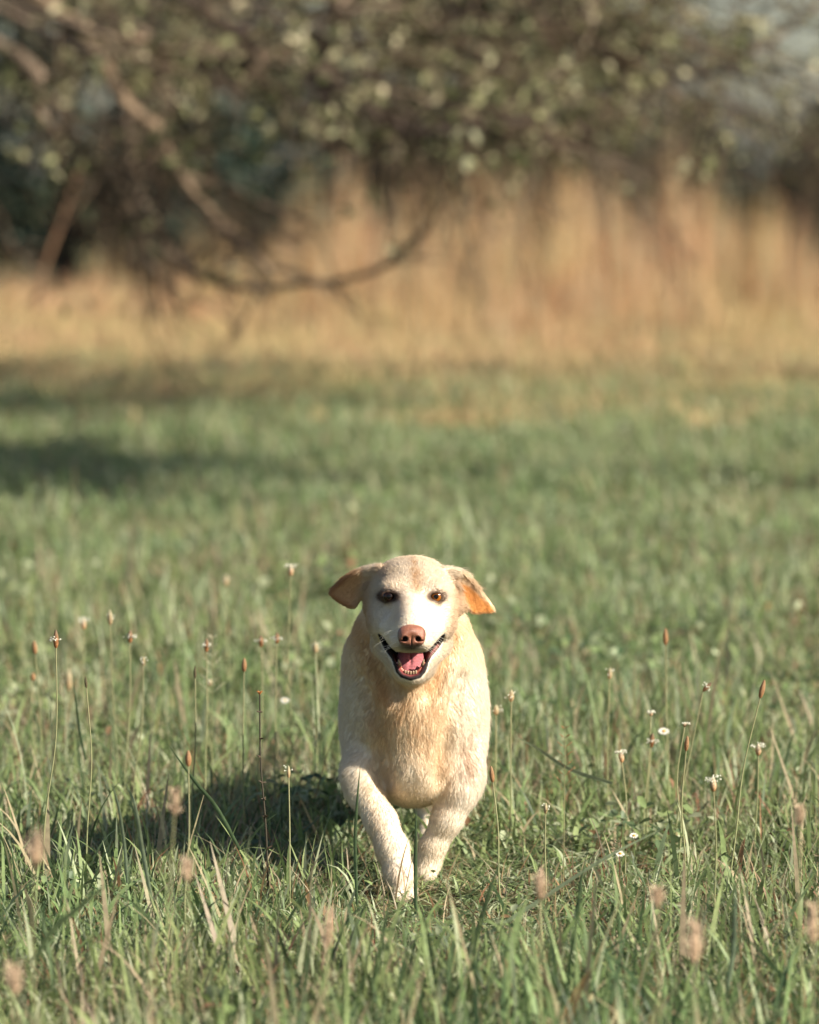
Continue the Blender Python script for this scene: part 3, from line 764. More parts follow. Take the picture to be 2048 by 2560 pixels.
# a light smoothing pass
E = np.concatenate([BQ[:, [0, 1]], BQ[:, [1, 2]], BQ[:, [2, 3]], BQ[:, [3, 0]]])
for _ in range(3):
    s_ = np.zeros_like(BV); c_ = np.zeros(len(BV))
    np.add.at(s_, E[:, 0], BV[E[:, 1]]); np.add.at(c_, E[:, 0], 1)
    BV = BV * 0.5 + 0.5 * s_ / c_[:, None]

# ---- markings, with some light and shade painted in
def seg_d(px, py, a, b):
    a = np.array(a); b = np.array(b); d = b - a; t = np.clip(((px - a[0]) * d[0] + (py - a[1]) * d[1]) / (d @ d), 0, 1)
    return np.hypot(px - a[0] - t * d[0], py - a[1] - t * d[1])
def coat(p):
    """fur colour of the dog at points of its skin"""
    px, py = inv(p); front = p[:, 1] < 7.9
    cream = np.array([0.89, 0.74, 0.54]); gold = np.array([0.74, 0.48, 0.26]); white = np.array([0.87, 0.77, 0.64]); brown = np.array([0.42, 0.22, 0.095])
    n1 = snoise(p, 9, 1); n2 = snoise(p, 26, 2); n3 = snoise(p, 60, 3)
    C = np.broadcast_to(cream, (len(p), 3)).copy()
    def mixc(col, w):
        nonlocal C
        w = np.clip(w, 0, 1)[:, None]; C = C * (1 - w) + col * w
    mixc(gold, 0.10 + 0.20 * n1 + 0.10 * n2)
    # golden bib on throat and chest, shade under the chin painted in
    g = np.exp(-(((px - 1012) / 92) ** 2 + ((py - 1805) / 82) ** 2)) * 0.70 + np.exp(-(((px - 1030) / 120) ** 2 + ((py - 1715) / 35) ** 2)) * .45
    mixc(gold, g * front * (0.75 + 0.35 * n2))
    g = np.maximum(np.exp(-(seg_d(px, py, (896, 1560), (960, 1740)) / 27) ** 2), np.exp(-(seg_d(px, py, (1134, 1590), (1085, 1720)) / 17) ** 2) * .9)  # golden neck sides, their shadows painted into the coat
    mixc(gold, g * .85 * front * (p[:, 1] > 7.54))
    # pale lower chest, shoulder and flank
    mixc(white, .75 * np.exp(-(((px - 1015) / 70) ** 2 + ((py - 1950) / 55) ** 2)) * front)
    mixc(white, .95 * sstep(1090, 1165, px) * sstep(1620, 1700, py) * (py < 2300))  # right side whitest, its sunlight painted into the coat
    mixc(white, .85 * sstep(955, 885, px) * sstep(1650, 1720, py))
    mixc(white, .6 * sstep(1960, 2060, py))
    # muddy patch on the shoulder
    g = np.exp(-(((px - 1172 - (py - 1890) * .1) / 20) ** 2 + ((py - 1900) / 44) ** 2)); mixc(brown, np.clip(g * (0.75 + 0.6 * n3), 0, .6) * front)
    g = np.exp(-(((px - 940) / 22) ** 2 + ((py - 2090) / 70) ** 2)); mixc(gold, .25 * g * front)
    # head
    hd = (p[:, 1] < 7.60) & (py < 1720)
    fm = hd & (np.abs(px - 1029) < 125)
    mixc(np.array([.80, .70, .575]), .88 * fm * (.86 + .25 * n2) * sstep(1375, 1425, py + 20 * n1) * (p[:, 1] < 7.62))
    tan = np.array([0.62, 0.40, 0.22])
    mixc(tan, .75 * np.exp(-(seg_d(px, py, (1034, 1405), (1040, 1470)) / 10) ** 2) * hd * (.7 + .5 * n3))
    mixc(tan, .55 * np.exp(-(seg_d(px, py, (1046, 1440), (1044, 1475)) / 15) ** 2) * hd)
    mixc(tan, .50 * np.exp(-(((px - 958) / 24) ** 2 + ((py - 1428) / 30) ** 2)) * hd); mixc(tan, .30 * np.exp(-(((px - 1100) / 16) ** 2 + ((py - 1440) / 30) ** 2)) * hd)
    mixc(tan, .28 * np.exp(-(seg_d(px, py, (1062, 1510), (1080, 1560)) / 13) ** 2) * hd * (.8 + .6 * n3)); mixc(tan, .10 * np.clip(n3 + n2, 0, 1) * fm)
    mixc(tan, .30 * np.exp(-(seg_d(px, py, (1006, 1500), (988, 1550)) / 14) ** 2) * hd); mixc(tan, .40 * np.exp(-(seg_d(px, py, (1136, 1530), (1122, 1580)) / 12) ** 2) * hd)
    mixc(tan, .5 * sstep(88, 110, np.abs(px - 1029)) * (py > 1440) * (py < 1600) * hd); mixc(tan, .7 * np.exp(-(seg_d(px, py, (906, 1500), (912, 1560)) / 13) ** 2) * (p[:, 1] < 7.62))
    mixc(tan, .55 * np.exp(-(((px - 1150) / 14) ** 2 + ((py - 1495) / 22) ** 2)) * (p[:, 1] < 7.62))
    mixc(np.array([.05, .04, .035]), .95 * np.exp(-(((px - 1029) / 31) ** 2 + ((py - 1616) / 11) ** 2) ** 1.5) * hd * (p[:, 1] < 7.46))
    # ears: darker tan, left one's shade painted in; painted orange shine-through inside the right
    el = poly_sd(EARL, px, py) ; er = poly_sd(EARR, px, py)
    earz = (p[:, 1] > 7.57) & (p[:, 1] < 7.70)
    mixc(np.array([.70, .43, .23]), .9 * sstep(8, -6, el) * sstep(915, 890, px + .25 * (py - 1450)) * earz)
    mixc(np.array([.45, .20, .08]), .7 * sstep(-16, -3, el) * sstep(4, 0, el) * sstep(905, 870, px) * earz)
    inner = poly_sd(np.array([c2(*q) for q in [(848, 225), (905, 245), (960, 300), (1030, 360), (1042, 392), (980, 395), (920, 395), (890, 330)]]), px, py)
    mixc(np.array([.74, .36, .10]), .95 * sstep(5, -4, inner) * earz)
    return C
BC = coat(BV) * .86
px_, py_ = inv(BV)
mo = poly_sd(np.array(MOUTH), px_, py_)
hdm = (BV[:, 1] < 7.60)
# skin: dark lips, mouth lining, eye rims
bare = np.zeros(len(BV))
up = py_ < 1632
w = sstep(4.0, 1.5, mo) * hdm; w *= np.where((np.abs(px_ - 1029) < 42) & up & (mo > -1), .25, 1)
lipc = np.array([.020, .016, .016]); BC = BC * (1 - w[:, None]) + lipc * w[:, None]; bare = np.maximum(bare, w)
w = sstep(5.5, 2.5, mo) * (py_ > 1660) * hdm; BC = BC * (1 - w[:, None]) + lipc * w[:, None]; bare = np.maximum(bare, w)
w = sstep(-3, -9, mo) * hdm * (np.abs(px_ - 1029) < 46); BC = BC * (1 - w[:, None]) + np.array([.20, .045, .045]) * w[:, None]
w = np.exp(-(seg_d(px_, py_, c1(1010, 1040), c1(1090, 950)) / 6) ** 2) * (mo < 1) * hdm; BC = BC * (1 - w[:, None]) + np.array([.40, .16, .14]) * w[:, None]
for (ex, ey), yd, dk in zip(EYES, EYE_D, (1.0, .97)):
    q_ = 1.12 if ex < 1000 else .95
    rr = np.hypot((px_ - ex) / (19.5 * q_), (py_ - ey) / (11.5 * q_))
    w = sstep(1.36 + .2 * (dk > .95), 1.02, rr) * (BV[:, 1] < 7.56) * dk; BC = BC * (1 - w[:, None]) + np.array([.012, .007, .006]) * w[:, None]; bare = np.maximum(bare, sstep(1.05, .85, rr) * (BV[:, 1] < 7.56))
    w = .35 * dk * np.exp(-((rr - 1.3) / .5) ** 2) * (BV[:, 1] < 7.56); BC = BC * (1 - w[:, None]) + np.array([.30, .17, .11]) * w[:, None]

w = sstep(1.15, .85, np.hypot((px_ - c1(860, 862)[0]) / 31, (py_ - c1(860, 862)[1]) / 22)) * (BV[:, 1] < 7.42); BC = BC * (1 - w[:, None]) + np.array([.02, .01, .01]) * w[:, None]
M_SKIN = simple_mat('dog_coat', (1, 1, 1), rough=0.75, spec=0.15, noise=0.08, scale=300.0, attr=True, sss=0.0)
body = mesh_obj('body', BV, BQ, M_SKIN, dog, col=BC)

# ---- fur
me = body.data
me.calc_loop_triangles()
nt_ = len(me.loop_triangles); tri = np.empty(nt_ * 3, np.int32); me.loop_triangles.foreach_get('vertices', tri); tri = tri.reshape(-1, 3)
vn = np.empty(len(BV) * 3, np.float32); me.vertex_normals.foreach_get('vector', vn); vn = vn.reshape(-1, 3)
a_, b_, c_ = BV[tri[:, 0]], BV[tri[:, 1]], BV[tri[:, 2]]
area = np.linalg.norm(np.cross(b_ - a_, c_ - a_), axis=1) / 2
cen = (a_ + b_ + c_) / 3
head = (cen[:, 1] < 7.62) & (cen[:, 2] > 0.38)
wgt = area * np.where(head, 3.0, 1.0) * np.where(cen[:, 1] > 8.05, .5, 1.0) * (1 - bare[tri].max(1)) * (bare[tri].max(1) < .35) * (cen[:, 2] > -0.01)
# no fur inside the mouth or under the nose
mo_c = poly_sd(np.array(MOUTH), *inv(cen)); wgt *= ~((mo_c < 2.0) & (cen[:, 1] < 7.6))
NOSE_C = c1(860, 862)
npx, npy = inv(cen); wgt *= ~((((npx - NOSE_C[0]) / 31) ** 2 + ((npy - NOSE_C[1]) / 23) ** 2 < 1) & (cen[:, 1] < 7.42))
NH = 300000
rf = np.random.default_rng(11)
ti = rf.choice(nt_, NH, p=wgt / wgt.sum())
u = rf.random(NH); v = rf.random(NH); fl = u + v > 1; u[fl] = 1 - u[fl]; v[fl] = 1 - v[fl]
T = tri[ti]; W3 = np.stack([1 - u - v, u, v], -1)[:, :, None]
root = (BV[T] * W3).sum(1); nrm = (vn[T] * W3).sum(1); nrm /= np.linalg.norm(nrm, axis=1, keepdims=True) + 1e-9
hc = (BC[T] * W3).sum(1)
hx, hy = inv(root)
isear = ((poly_sd(EARL, hx, hy) < 3) | (poly_sd(EARR, hx, hy) < 3)) & (root[:, 1] > 7.57) & (root[:, 1] < 7.70)
ish = (root[:, 1] < 7.59) & (root[:, 2] > 0.37) & ~isear & (hy < 1715) & (np.abs(hx - 1029) < 128)
leg = hy > 1985
nose_p = P(1029, 1570, 7.36)
flow = np.zeros((NH, 3))
flow[:] = (0, .9, -.75)
chestm = (~ish) & (root[:, 1] < 7.85)
sw = np.stack([snoise(root, 5, 1), 0 * hx, snoise(root, 5, 2)], -1)
flow[chestm] = np.stack([(hx[chestm] - 1029) / 260, np.full(chestm.sum(), .35), np.full(chestm.sum(), -1.0)], -1) + .55 * sw[chestm] * .6
flow[leg] = (0, .25, -1)
hd_ = root[ish] - nose_p; hd_ /= np.linalg.norm(hd_, axis=1, keepdims=True); flow[ish] = hd_ + np.array([0, .3, 0])
lowj = ish & (hy > 1640); flow[lowj] = np.stack([(hx[lowj] - 1029) / 90, np.full(lowj.sum(), .9), np.full(lowj.sum(), -1.0)], -1)
flow[isear] = np.stack([np.sign(hx[isear] - 1029) * .9, np.full(isear.sum(), .25), np.full(isear.sum(), -.7)], -1)
cl = np.stack([snoise(root, 38, 4), snoise(root, 38, 5), snoise(root, 38, 6)], -1)
flow += cl * np.where(ish | isear | leg, .08, .19)[:, None]
flow -= nrm * (flow * nrm).sum(1)[:, None]; flow /= np.linalg.norm(flow, axis=1, keepdims=True) + 1e-6
ln = np.full(NH, .010); ln[chestm] = .0105; ln[leg] = .0060; ln[ish] = .0036 + .0040 * sstep(60, 125, np.hypot(hx[ish] - 1029, (hy[ish] - 1560) * .9)) ; ln[isear] = .004; ln[lowj] = .006
muz = ish & (root[:, 1] < 7.47); ln[muz] = .0028
ed = isear & (np.minimum(poly_sd(EARL, hx, hy), poly_sd(EARR, hx, hy)) > -9) & (hy < 1470); ln[ed] = .010
ln *= rf.uniform(.6, 1.25, NH); gh = (rf.random(NH) < .05) & ~ish; ln[gh] *= 1.75
lift = np.where(ish | isear, .42, .28)[:, None] * rf.uniform(.6, 1.5, (NH, 1))
dirv = flow + nrm * lift + rf.normal(0, .10, (NH, 3)); dirv /= np.linalg.norm(dirv, axis=1, keepdims=True)
K = 4
tt = np.linspace(0, 1, K)
bendv = -nrm * .10 + np.array([0, 0, -.12])
pos = root[:, None, :] - nrm[:, None, :] * .0002 + dirv[:, None, :] * (ln[:, None] * tt)[:, :, None] + bendv[:, None, :] * (ln[:, None] * tt ** 2)[:, :, None]
# clump the tips a little
hco = hc * rf.uniform(.92, 1.08, (NH, 1))
cd = bpy.data.hair_curves.new('fur'); cd.add_curves([K] * NH)
off = np.array(DG)
cd.points.foreach_set('position', (pos - 0 * off).astype(np.float32).ravel())
rad = cd.attributes.get('radius') or cd.attributes.new('radius', 'FLOAT', 'POINT')
rad.data.foreach_set('value', np.tile(np.array([.00024, .00022, .00015, .00004], np.float32), NH))
ca = cd.attributes.new('hcol', 'FLOAT_COLOR', 'CURVE'); cc = np.ones((NH, 4), np.float32); cc[:, :3] = hco; ca.data.foreach_set('color', cc.ravel())
m, nt, out = new_mat('dog_fur'); L = nt.links
at = N(nt, 'ShaderNodeAttribute', attribute_name='hcol')
df = N(nt, 'ShaderNodeBsdfDiffuse'); tr = N(nt, 'ShaderNodeBsdfTranslucent'); gl = N(nt, 'ShaderNodeBsdfAnisotropic') if False else N(nt, 'ShaderNodeBsdfPrincipled', i_Roughness=0.5)
gl.inputs['Specular IOR Level'].default_value = .35
L.new(at.outputs['Color'], gl.inputs['Base Color']); L.new(at.outputs['Color'], tr.inputs['Color'])
mx = N(nt, 'ShaderNodeMixShader', i_Fac=.38); L.new(gl.outputs[0], mx.inputs[1]); L.new(tr.outputs[0], mx.inputs[2]); L.new(mx.outputs[0], out.inputs[0])
cd.materials.append(m)
fur = bpy.data.objects.new('fur', cd); COL.objects.link(fur); fur.parent = dog; fur.matrix_parent_inverse = Matrix.Translation(-Vector(DG))

# ---- eyes
def uv_sphere(c, rx, ry, rz, nu=24, nv=16):
    th = np.linspace(0, np.pi, nv + 1); ph = np.arange(nu) * 2 * np.pi / nu
    V = np.stack([np.outer(np.sin(th), np.cos(ph)) * rx, -np.outer(np.cos(th), np.ones(nu)) * ry, np.outer(np.sin(th), np.sin(ph)) * rz], -1).reshape(-1, 3) + c
    i, j = np.meshgrid(np.arange(nv), np.arange(nu), indexing='ij'); i = i.ravel(); j = j.ravel(); j2 = (j + 1) % nu
    return V, np.stack([i * nu + j, i * nu + j2, (i + 1) * nu + j2, (i + 1) * nu + j], -1)
M_EYE = simple_mat('eye', (1, 1, 1), rough=0.12, spec=0.35, noise=0.1, scale=400.0, attr=True)
for (ex, ey), yd, ir in zip(EYES, EYE_D, ((.030, .012, .006), (.27, .088, .012))):
    c = P(ex, ey, yd + .0102); V, Q = uv_sphere(c, .0120, .0112, .0112, 48, 36)
    ax_ = np.array([0.0, -1, 0.04]); ax_ /= np.linalg.norm(ax_); dd = (V - c); dd /= np.linalg.norm(dd, axis=1, keepdims=True); ct = dd @ ax_
    C = np.tile(np.array([.07, .045, .035]), (len(V), 1)); C[ct > .66] = (.02, .008, .004); C[ct > .70] = ir; C[ct > .93] = (.004, .003, .003); C *= (1 - .75 * sstep(.0005, .006, V[:, 2] - c[2]))[:, None]  # upper half darkened: the lid's shadow painted into the eye colour
    mesh_obj('eye', V, Q, M_EYE, dog, col=C)

# ---- nose leather, its own small field
def small_field(lo, hi, step, fn):
    gx_, gy_, gz_ = [np.arange(a, b, step) for a, b in zip(lo, hi)]
    S = fn(gx_[:, None, None], gy_[None, :, None], gz_[None, None, :]).astype(np.float32)
    return surface_nets(S, gx_, gy_, gz_)
def e3(X, Y, Z, c, r):
    x, y, z = (X - c[0]), (Y - c[1]), (Z - c[2])
    k0 = np.sqrt((x / r[0]) ** 2 + (y / r[1]) ** 2 + (z / r[2]) ** 2); k1 = np.sqrt((x / r[0] ** 2) ** 2 + (y / r[1] ** 2) ** 2 + (z / r[2] ** 2) ** 2) + 1e-6
    return k0 * (k0 - 1) / k1
NB = P(*c1(860, 850), 7.382)
u_ = .26667 / F * 7.37     # metres per close-up pixel
def nose_f(X, Y, Z):
    d = e3(X, Y, Z, NB + [0, 0, 28 * u_], np.array([122 * u_, .018, 70 * u_]))
    for sx in (-1, 1):
        d = smin(d, e3(X, Y, Z, NB + [sx * 70 * u_, -.001, -24 * u_], np.array([60 * u_, .018, 76 * u_])), .008)
    d = smin(d, e3(X, Y, Z, NB + [0, .001, -66 * u_], np.array([90 * u_, .016, 68 * u_])), .008)
    for sx, ox in ((-1, -62), (1, 60)):
        c = NB + [ox * u_, -.017, -34 * u_]
        d = smax(d, -e3(X, Y, Z, c, np.array([25 * u_, .011, 24 * u_])), .003)
        q = NB + [(ox + sx * 34) * u_, -.014, -50 * u_]; d = smax(d, -e3(X, Y, Z, q, np.array([30 * u_, .007, 8 * u_])), .002)
    d = smax(d, -e3(X, Y, Z, NB + [-2 * u_, -.019, -80 * u_], np.array([5 * u_, .007, 66 * u_])), .002)
    return d
V, Q = small_field(NB - .046, NB + .046, .0008, nose_f)
nx_, ny_ = inv(V); cx_ = (nx_ - 800) / .26667; cy_ = (ny_ - 1360) / .26667
C = np.tile(np.array([.27, .105, .062]), (len(V), 1)) * (1 + .12 * snoise(V, 160, 1))[:, None]
w = np.maximum(sstep(915, 955, cy_), sstep(100, 128, np.abs(cx_ - 860)) * .6)[:, None]; C = C * (1 - w) + np.array([.06, .03, .028]) * w
for ox in (-62, 60):
    w = sstep(34, 20, np.hypot(cx_ - 860 - ox, cy_ - 886))[:, None] * .93; C = C * (1 - w) + np.array([.02, .008, .008]) * w
M_NOSE = simple_mat('nose_leather', (1, 1, 1), rough=0.34, spec=0.5, noise=0.12, scale=500.0, attr=True, bump=0.5)
mesh_obj('nose', V, Q, M_NOSE, dog, col=C)

# ---- tongue
TC = P(*c1(850, 1085), 7.50)
def tongue_f(X, Y, Z):
    y = Y - TC[1]; zz = Z - TC[2] - y * 0.45 
    d = e3(X, Y, zz + TC[2] , TC, np.array([128 * u_, .046, 66 * u_]))
    return smax(d, -e3(X, Y, zz + TC[2], TC + [0, 0, 66 * u_], np.array([10 * u_, .06, 26 * u_])), .005)
V, Q = small_field(TC - .07, TC + .07, .0016, tongue_f)
C = np.tile(np.array([.36, .12, .13]), (len(V), 1)) * (1 + .15 * snoise(V, 120, 2))[:, None]
M_WET = simple_mat('wet_tongue', (1, 1, 1), rough=0.3, spec=0.5, noise=0.15, scale=400.0, attr=True, sss=0.15, bump=0.3)
mesh_obj('tongue', V, Q, M_WET, dog, col=C)
# ---- lower gum with teeth
line = [c1(*q) for q in [(735, 1120), (752, 1165), (790, 1200), (850, 1214), (912, 1202), (955, 1168), (972, 1120)]]
pts_ = spline([P(a, b, 7.452 if 1 <= k <= 5 else 7.466) for k, (a, b) in enumerate(line)], 24)
V, Q, C = tubes([(pts_, np.full(24, .0032), (.45, .13, .09))], 10); mesh_obj('gum', V, Q, M_WET, dog, col=C)
M_TOOTH = simple_mat('tooth', (.27, .18, .11), rough=0.35, spec=0.5, noise=0.06, scale=300.0)
TL = []
for a, b in [(800, 1196), (824, 1202), (850, 1205), (876, 1203), (900, 1198)]:
    p = P(*c1(a, b), 7.448); TL.append((np.array([p + [0, 0, -.003], p, p + [0, 0, .0018], p + [0, 0, .0026]]), np.array([.0019, .0022, .0019, .0008]), (.78, .70, .55)))
V, Q, C = tubes(TL, 8); mesh_obj('front_teeth', V, Q, M_TOOTH, dog)
for a, sg in ((744, 1), (968, -1)):
    p = P(*c1(a + 10 * sg, 1150), 7.455); q = P(*c1(a - 8 * sg, 1078), 7.450)
    V, Q, C = tubes([(spline([p, (p + q) / 2 + [0, -.002, 0], q], 8), np.array([.0030, .0030, .0029, .0027, .0023, .0018, .0012, .0004]), (1, 1, 1))], 10); mesh_obj('canine_tooth', V, Q, M_TOOTH, dog)
# ---- whiskers
WL = []; rw = np.random.default_rng(5)
for k in range(26):
    sg = -1 if k % 2 else 1; a = 1029 + sg * rw.uniform(20, 55); b = rw.uniform(1575, 1618); y0 = surf_y(a, b); p = P(a, b, y0 if y0 < 7.5 else 7.46)
    d = np.array([sg * rw.uniform(.6, 1), rw.uniform(-.2, .5), rw.uniform(-.55, .1)]); ln_ = rw.uniform(.02, .042)
    WL.append((np.array([p, p + d * ln_ * .4, p + d * ln_ * .8 + [0, 0, -.003], p + d * ln_ + [0, 0, -.007]]), np.array([.00022, .0002, .00014, .00005]), (.9, .85, .75)))
V, Q, C = tubes(WL, 4); mesh_obj('whiskers', V, Q, simple_mat('whisker', (.85, .8, .7), rough=.4, trans=.3), dog)
# ------------------------------------------------------------------ meadow plants, each one a thing
M_STEM = simple_mat('plant_stem', (1, 1, 1), rough=0.55, spec=0.3, noise=0.12, scale=150.0, attr=True, trans=0.15)
M_HEAD = simple_mat('flower_head', (1, 1, 1), rough=0.8, spec=0.15, noise=0.3, scale=900.0, attr=True, trans=0.12, bump=0.8)
M_PETAL = simple_mat('pale_petal', (1, 1, 1), rough=0.6, spec=0.2, noise=0.08, scale=500.0, attr=True, trans=0.35)
rp = np.random.default_rng(77)

def ball(c, r, rgb, nu=6, nv=4):
    V, Q = uv_sphere(np.asarray(c), r, r, r, nu, nv); return V, Q, np.tile(np.asarray(rgb, float), (len(V), 1))

def plantain(hx, hy, D, base_dx, hl, hw, style, label, group='plantain flower stems around the dog', name='plantain'):
    """ribwort stem whose head is centred on pixel (hx, hy) of the full view (1725 wide); base_dx in the same pixels"""
    k = 1.1872
    if style != 'tan': hl *= 1.15; hw *= 1.25
    top = P(hx * k, hy * k + hl * .5 / (D / F), D)
    b = np.array([top[0] + base_dx * k * D / F, D + rp.uniform(-.04, .04), -0.01])
    root = empty(name, (float(b[0]), float(b[1]), 0.0), label=label, cat='plant', group=group)
    mid1 = b * .66 + top * .34 + [-.10 * (top[0] - b[0]), 0, 0]; mid2 = b * .33 + top * .67 + [-.09 * (top[0] - b[0]), 0, 0]
    w_ = rp.normal(0, .0035, 2)
    sp = spline([b, mid1 + [w_[0], 0, 0], mid2 + [w_[1], 0, 0], top], 22)
    gcol = np.array([.27, .30, .14]) * rp.uniform(.85, 1.2)
    cc = np.linspace(0, 1, 22)[:, None]; cc = gcol * (1 - cc) + np.array([.30, .28, .15]) * cc
    V, Q, C = tubes([(sp, np.linspace(.0015, .0010, 22) * (1 + .02 * (D - 7.5)), cc)], 6)
    mesh_obj('stem', V, Q, M_STEM, root, col=C)
    ax_ = sp[-1] - sp[-3]; ax_ /= np.linalg.norm(ax_)
    if style == 'lean': ax_ = ax_ + [.8, 0, .1]; ax_ /= np.linalg.norm(ax_)
    u_v = np.cross(ax_, [0, 1, 0]); u_v /= np.linalg.norm(u_v); w_v = np.cross(ax_, u_v)
    n = 26; t = np.linspace(0, 1, n)
    prof = np.sin(np.pi * np.clip(t * .93 + .035, 0, 1)) ** .55 * (1 - .35 * t) * hw / 2
    if style == 'dark': prof = np.sin(np.pi * np.clip(t * .95 + .02, 0, 1)) ** .7 * (1 - .55 * t) * hw / 2
    ns = 12; a = np.arange(ns) * 2 * np.pi / ns
    ring = top + ax_ * (t * hl)[:, None, None] 
    bump = 1 + .16 * np.cos(a[None, :] * 5 + t[:, None] * 55) * (np.sin(t * 70)[:, None] * .5 + .5)
    V = ring + (prof[:, None] * bump)[:, :, None] * (np.cos(a)[None, :, None] * u_v + np.sin(a)[None, :, None] * w_v)
    if style == 'tan': V = ring + (V - ring) * .5
    V = V.reshape(-1, 3)
    i, j = np.meshgrid(np.arange(n - 1), np.arange(ns), indexing='ij'); i = i.ravel(); j = j.ravel(); j2 = (j + 1) % ns
    Q = np.stack([i * ns + j, i * ns + j2, (i + 1) * ns + j2, (i + 1) * ns + j], -1)
    lo_c, hi_c = {'ring': ((.42, .17, .06), (.20, .15, .10)), 'brown': ((.36, .18, .08), (.33, .20, .11)), 'pale': ((.44, .28, .14), (.42, .38, .25)),
                  'dark': ((.14, .11, .06), (.10, .09, .05)), 'white': ((.52, .25, .10), (.62, .56, .42)), 'lean': ((.40, .20, .10), (.17, .12, .08)), 'tan': ((.55, .38, .24), (.60, .44, .30))}[style]
    tt_ = np.repeat(t, ns)[:, None]; C = np.array(lo_c) * (1 - tt_) + np.array(hi_c) * tt_
    C = C * rp.uniform(.7, 1.3, (len(C), 1))
    mesh_obj('flower_head', V, Q, M_HEAD, root, col=C)
    if style == 'tan':
        ps = []
        for _ in range(120):
            aa = rp.uniform(0, 6.28); z = rp.uniform(0, .95); o_ = np.cos(aa) * u_v + np.sin(aa) * w_v
            p0 = top + ax_ * z * hl; ln_ = hw * rp.uniform(.5, 1.0) * (1.15 - .5 * z); dd = o_ * .8 + ax_ * rp.uniform(.3, 1.1)
            ps.append(tubes([(np.array([p0, p0 + dd * ln_ * .5, p0 + dd * ln_]), np.array([.0002, .0006, .0001]), np.array([.72, .54, .38]) * rp.uniform(.7, 1.2))], 3))
        V, Q, C = join(*ps); mesh_obj('awns', V, Q, M_HEAD, root, col=C)
    if style in ('ring', 'white', 'lean', 'pale'):
        ps = []; ns_ = {'ring': 18, 'white': 22, 'lean': 12, 'pale': 7}[style]
        tz = {'ring': (.35, .6), 'white': (.7, 1.0), 'lean': (.3, .7), 'pale': (.3, .9)}[style]
        for _ in range(ns_):
            aa = rp.uniform(0, 6.28); z = rp.uniform(*tz); rr_ = hw * rp.uniform(.55, 1.15)
            o_ = np.cos(aa) * u_v + np.sin(aa) * w_v
            p0 = top + ax_ * z * hl + o_ * hw * .4; p1 = top + ax_ * (z * hl + rp.uniform(-.001, .002)) + o_ * rr_
            ps.append(tubes([(np.array([p0, (p0 + p1) / 2 + ax_ * .0006, p1]), np.array([.0002] * 3), (.72, .70, .58))], 3))
            ps.append(ball(p1, .0013, (.80, .78, .66)))
        V, Q, C = join(*ps); mesh_obj('stamens', V, Q, M_PETAL, root, col=C, smooth=True)
    return root

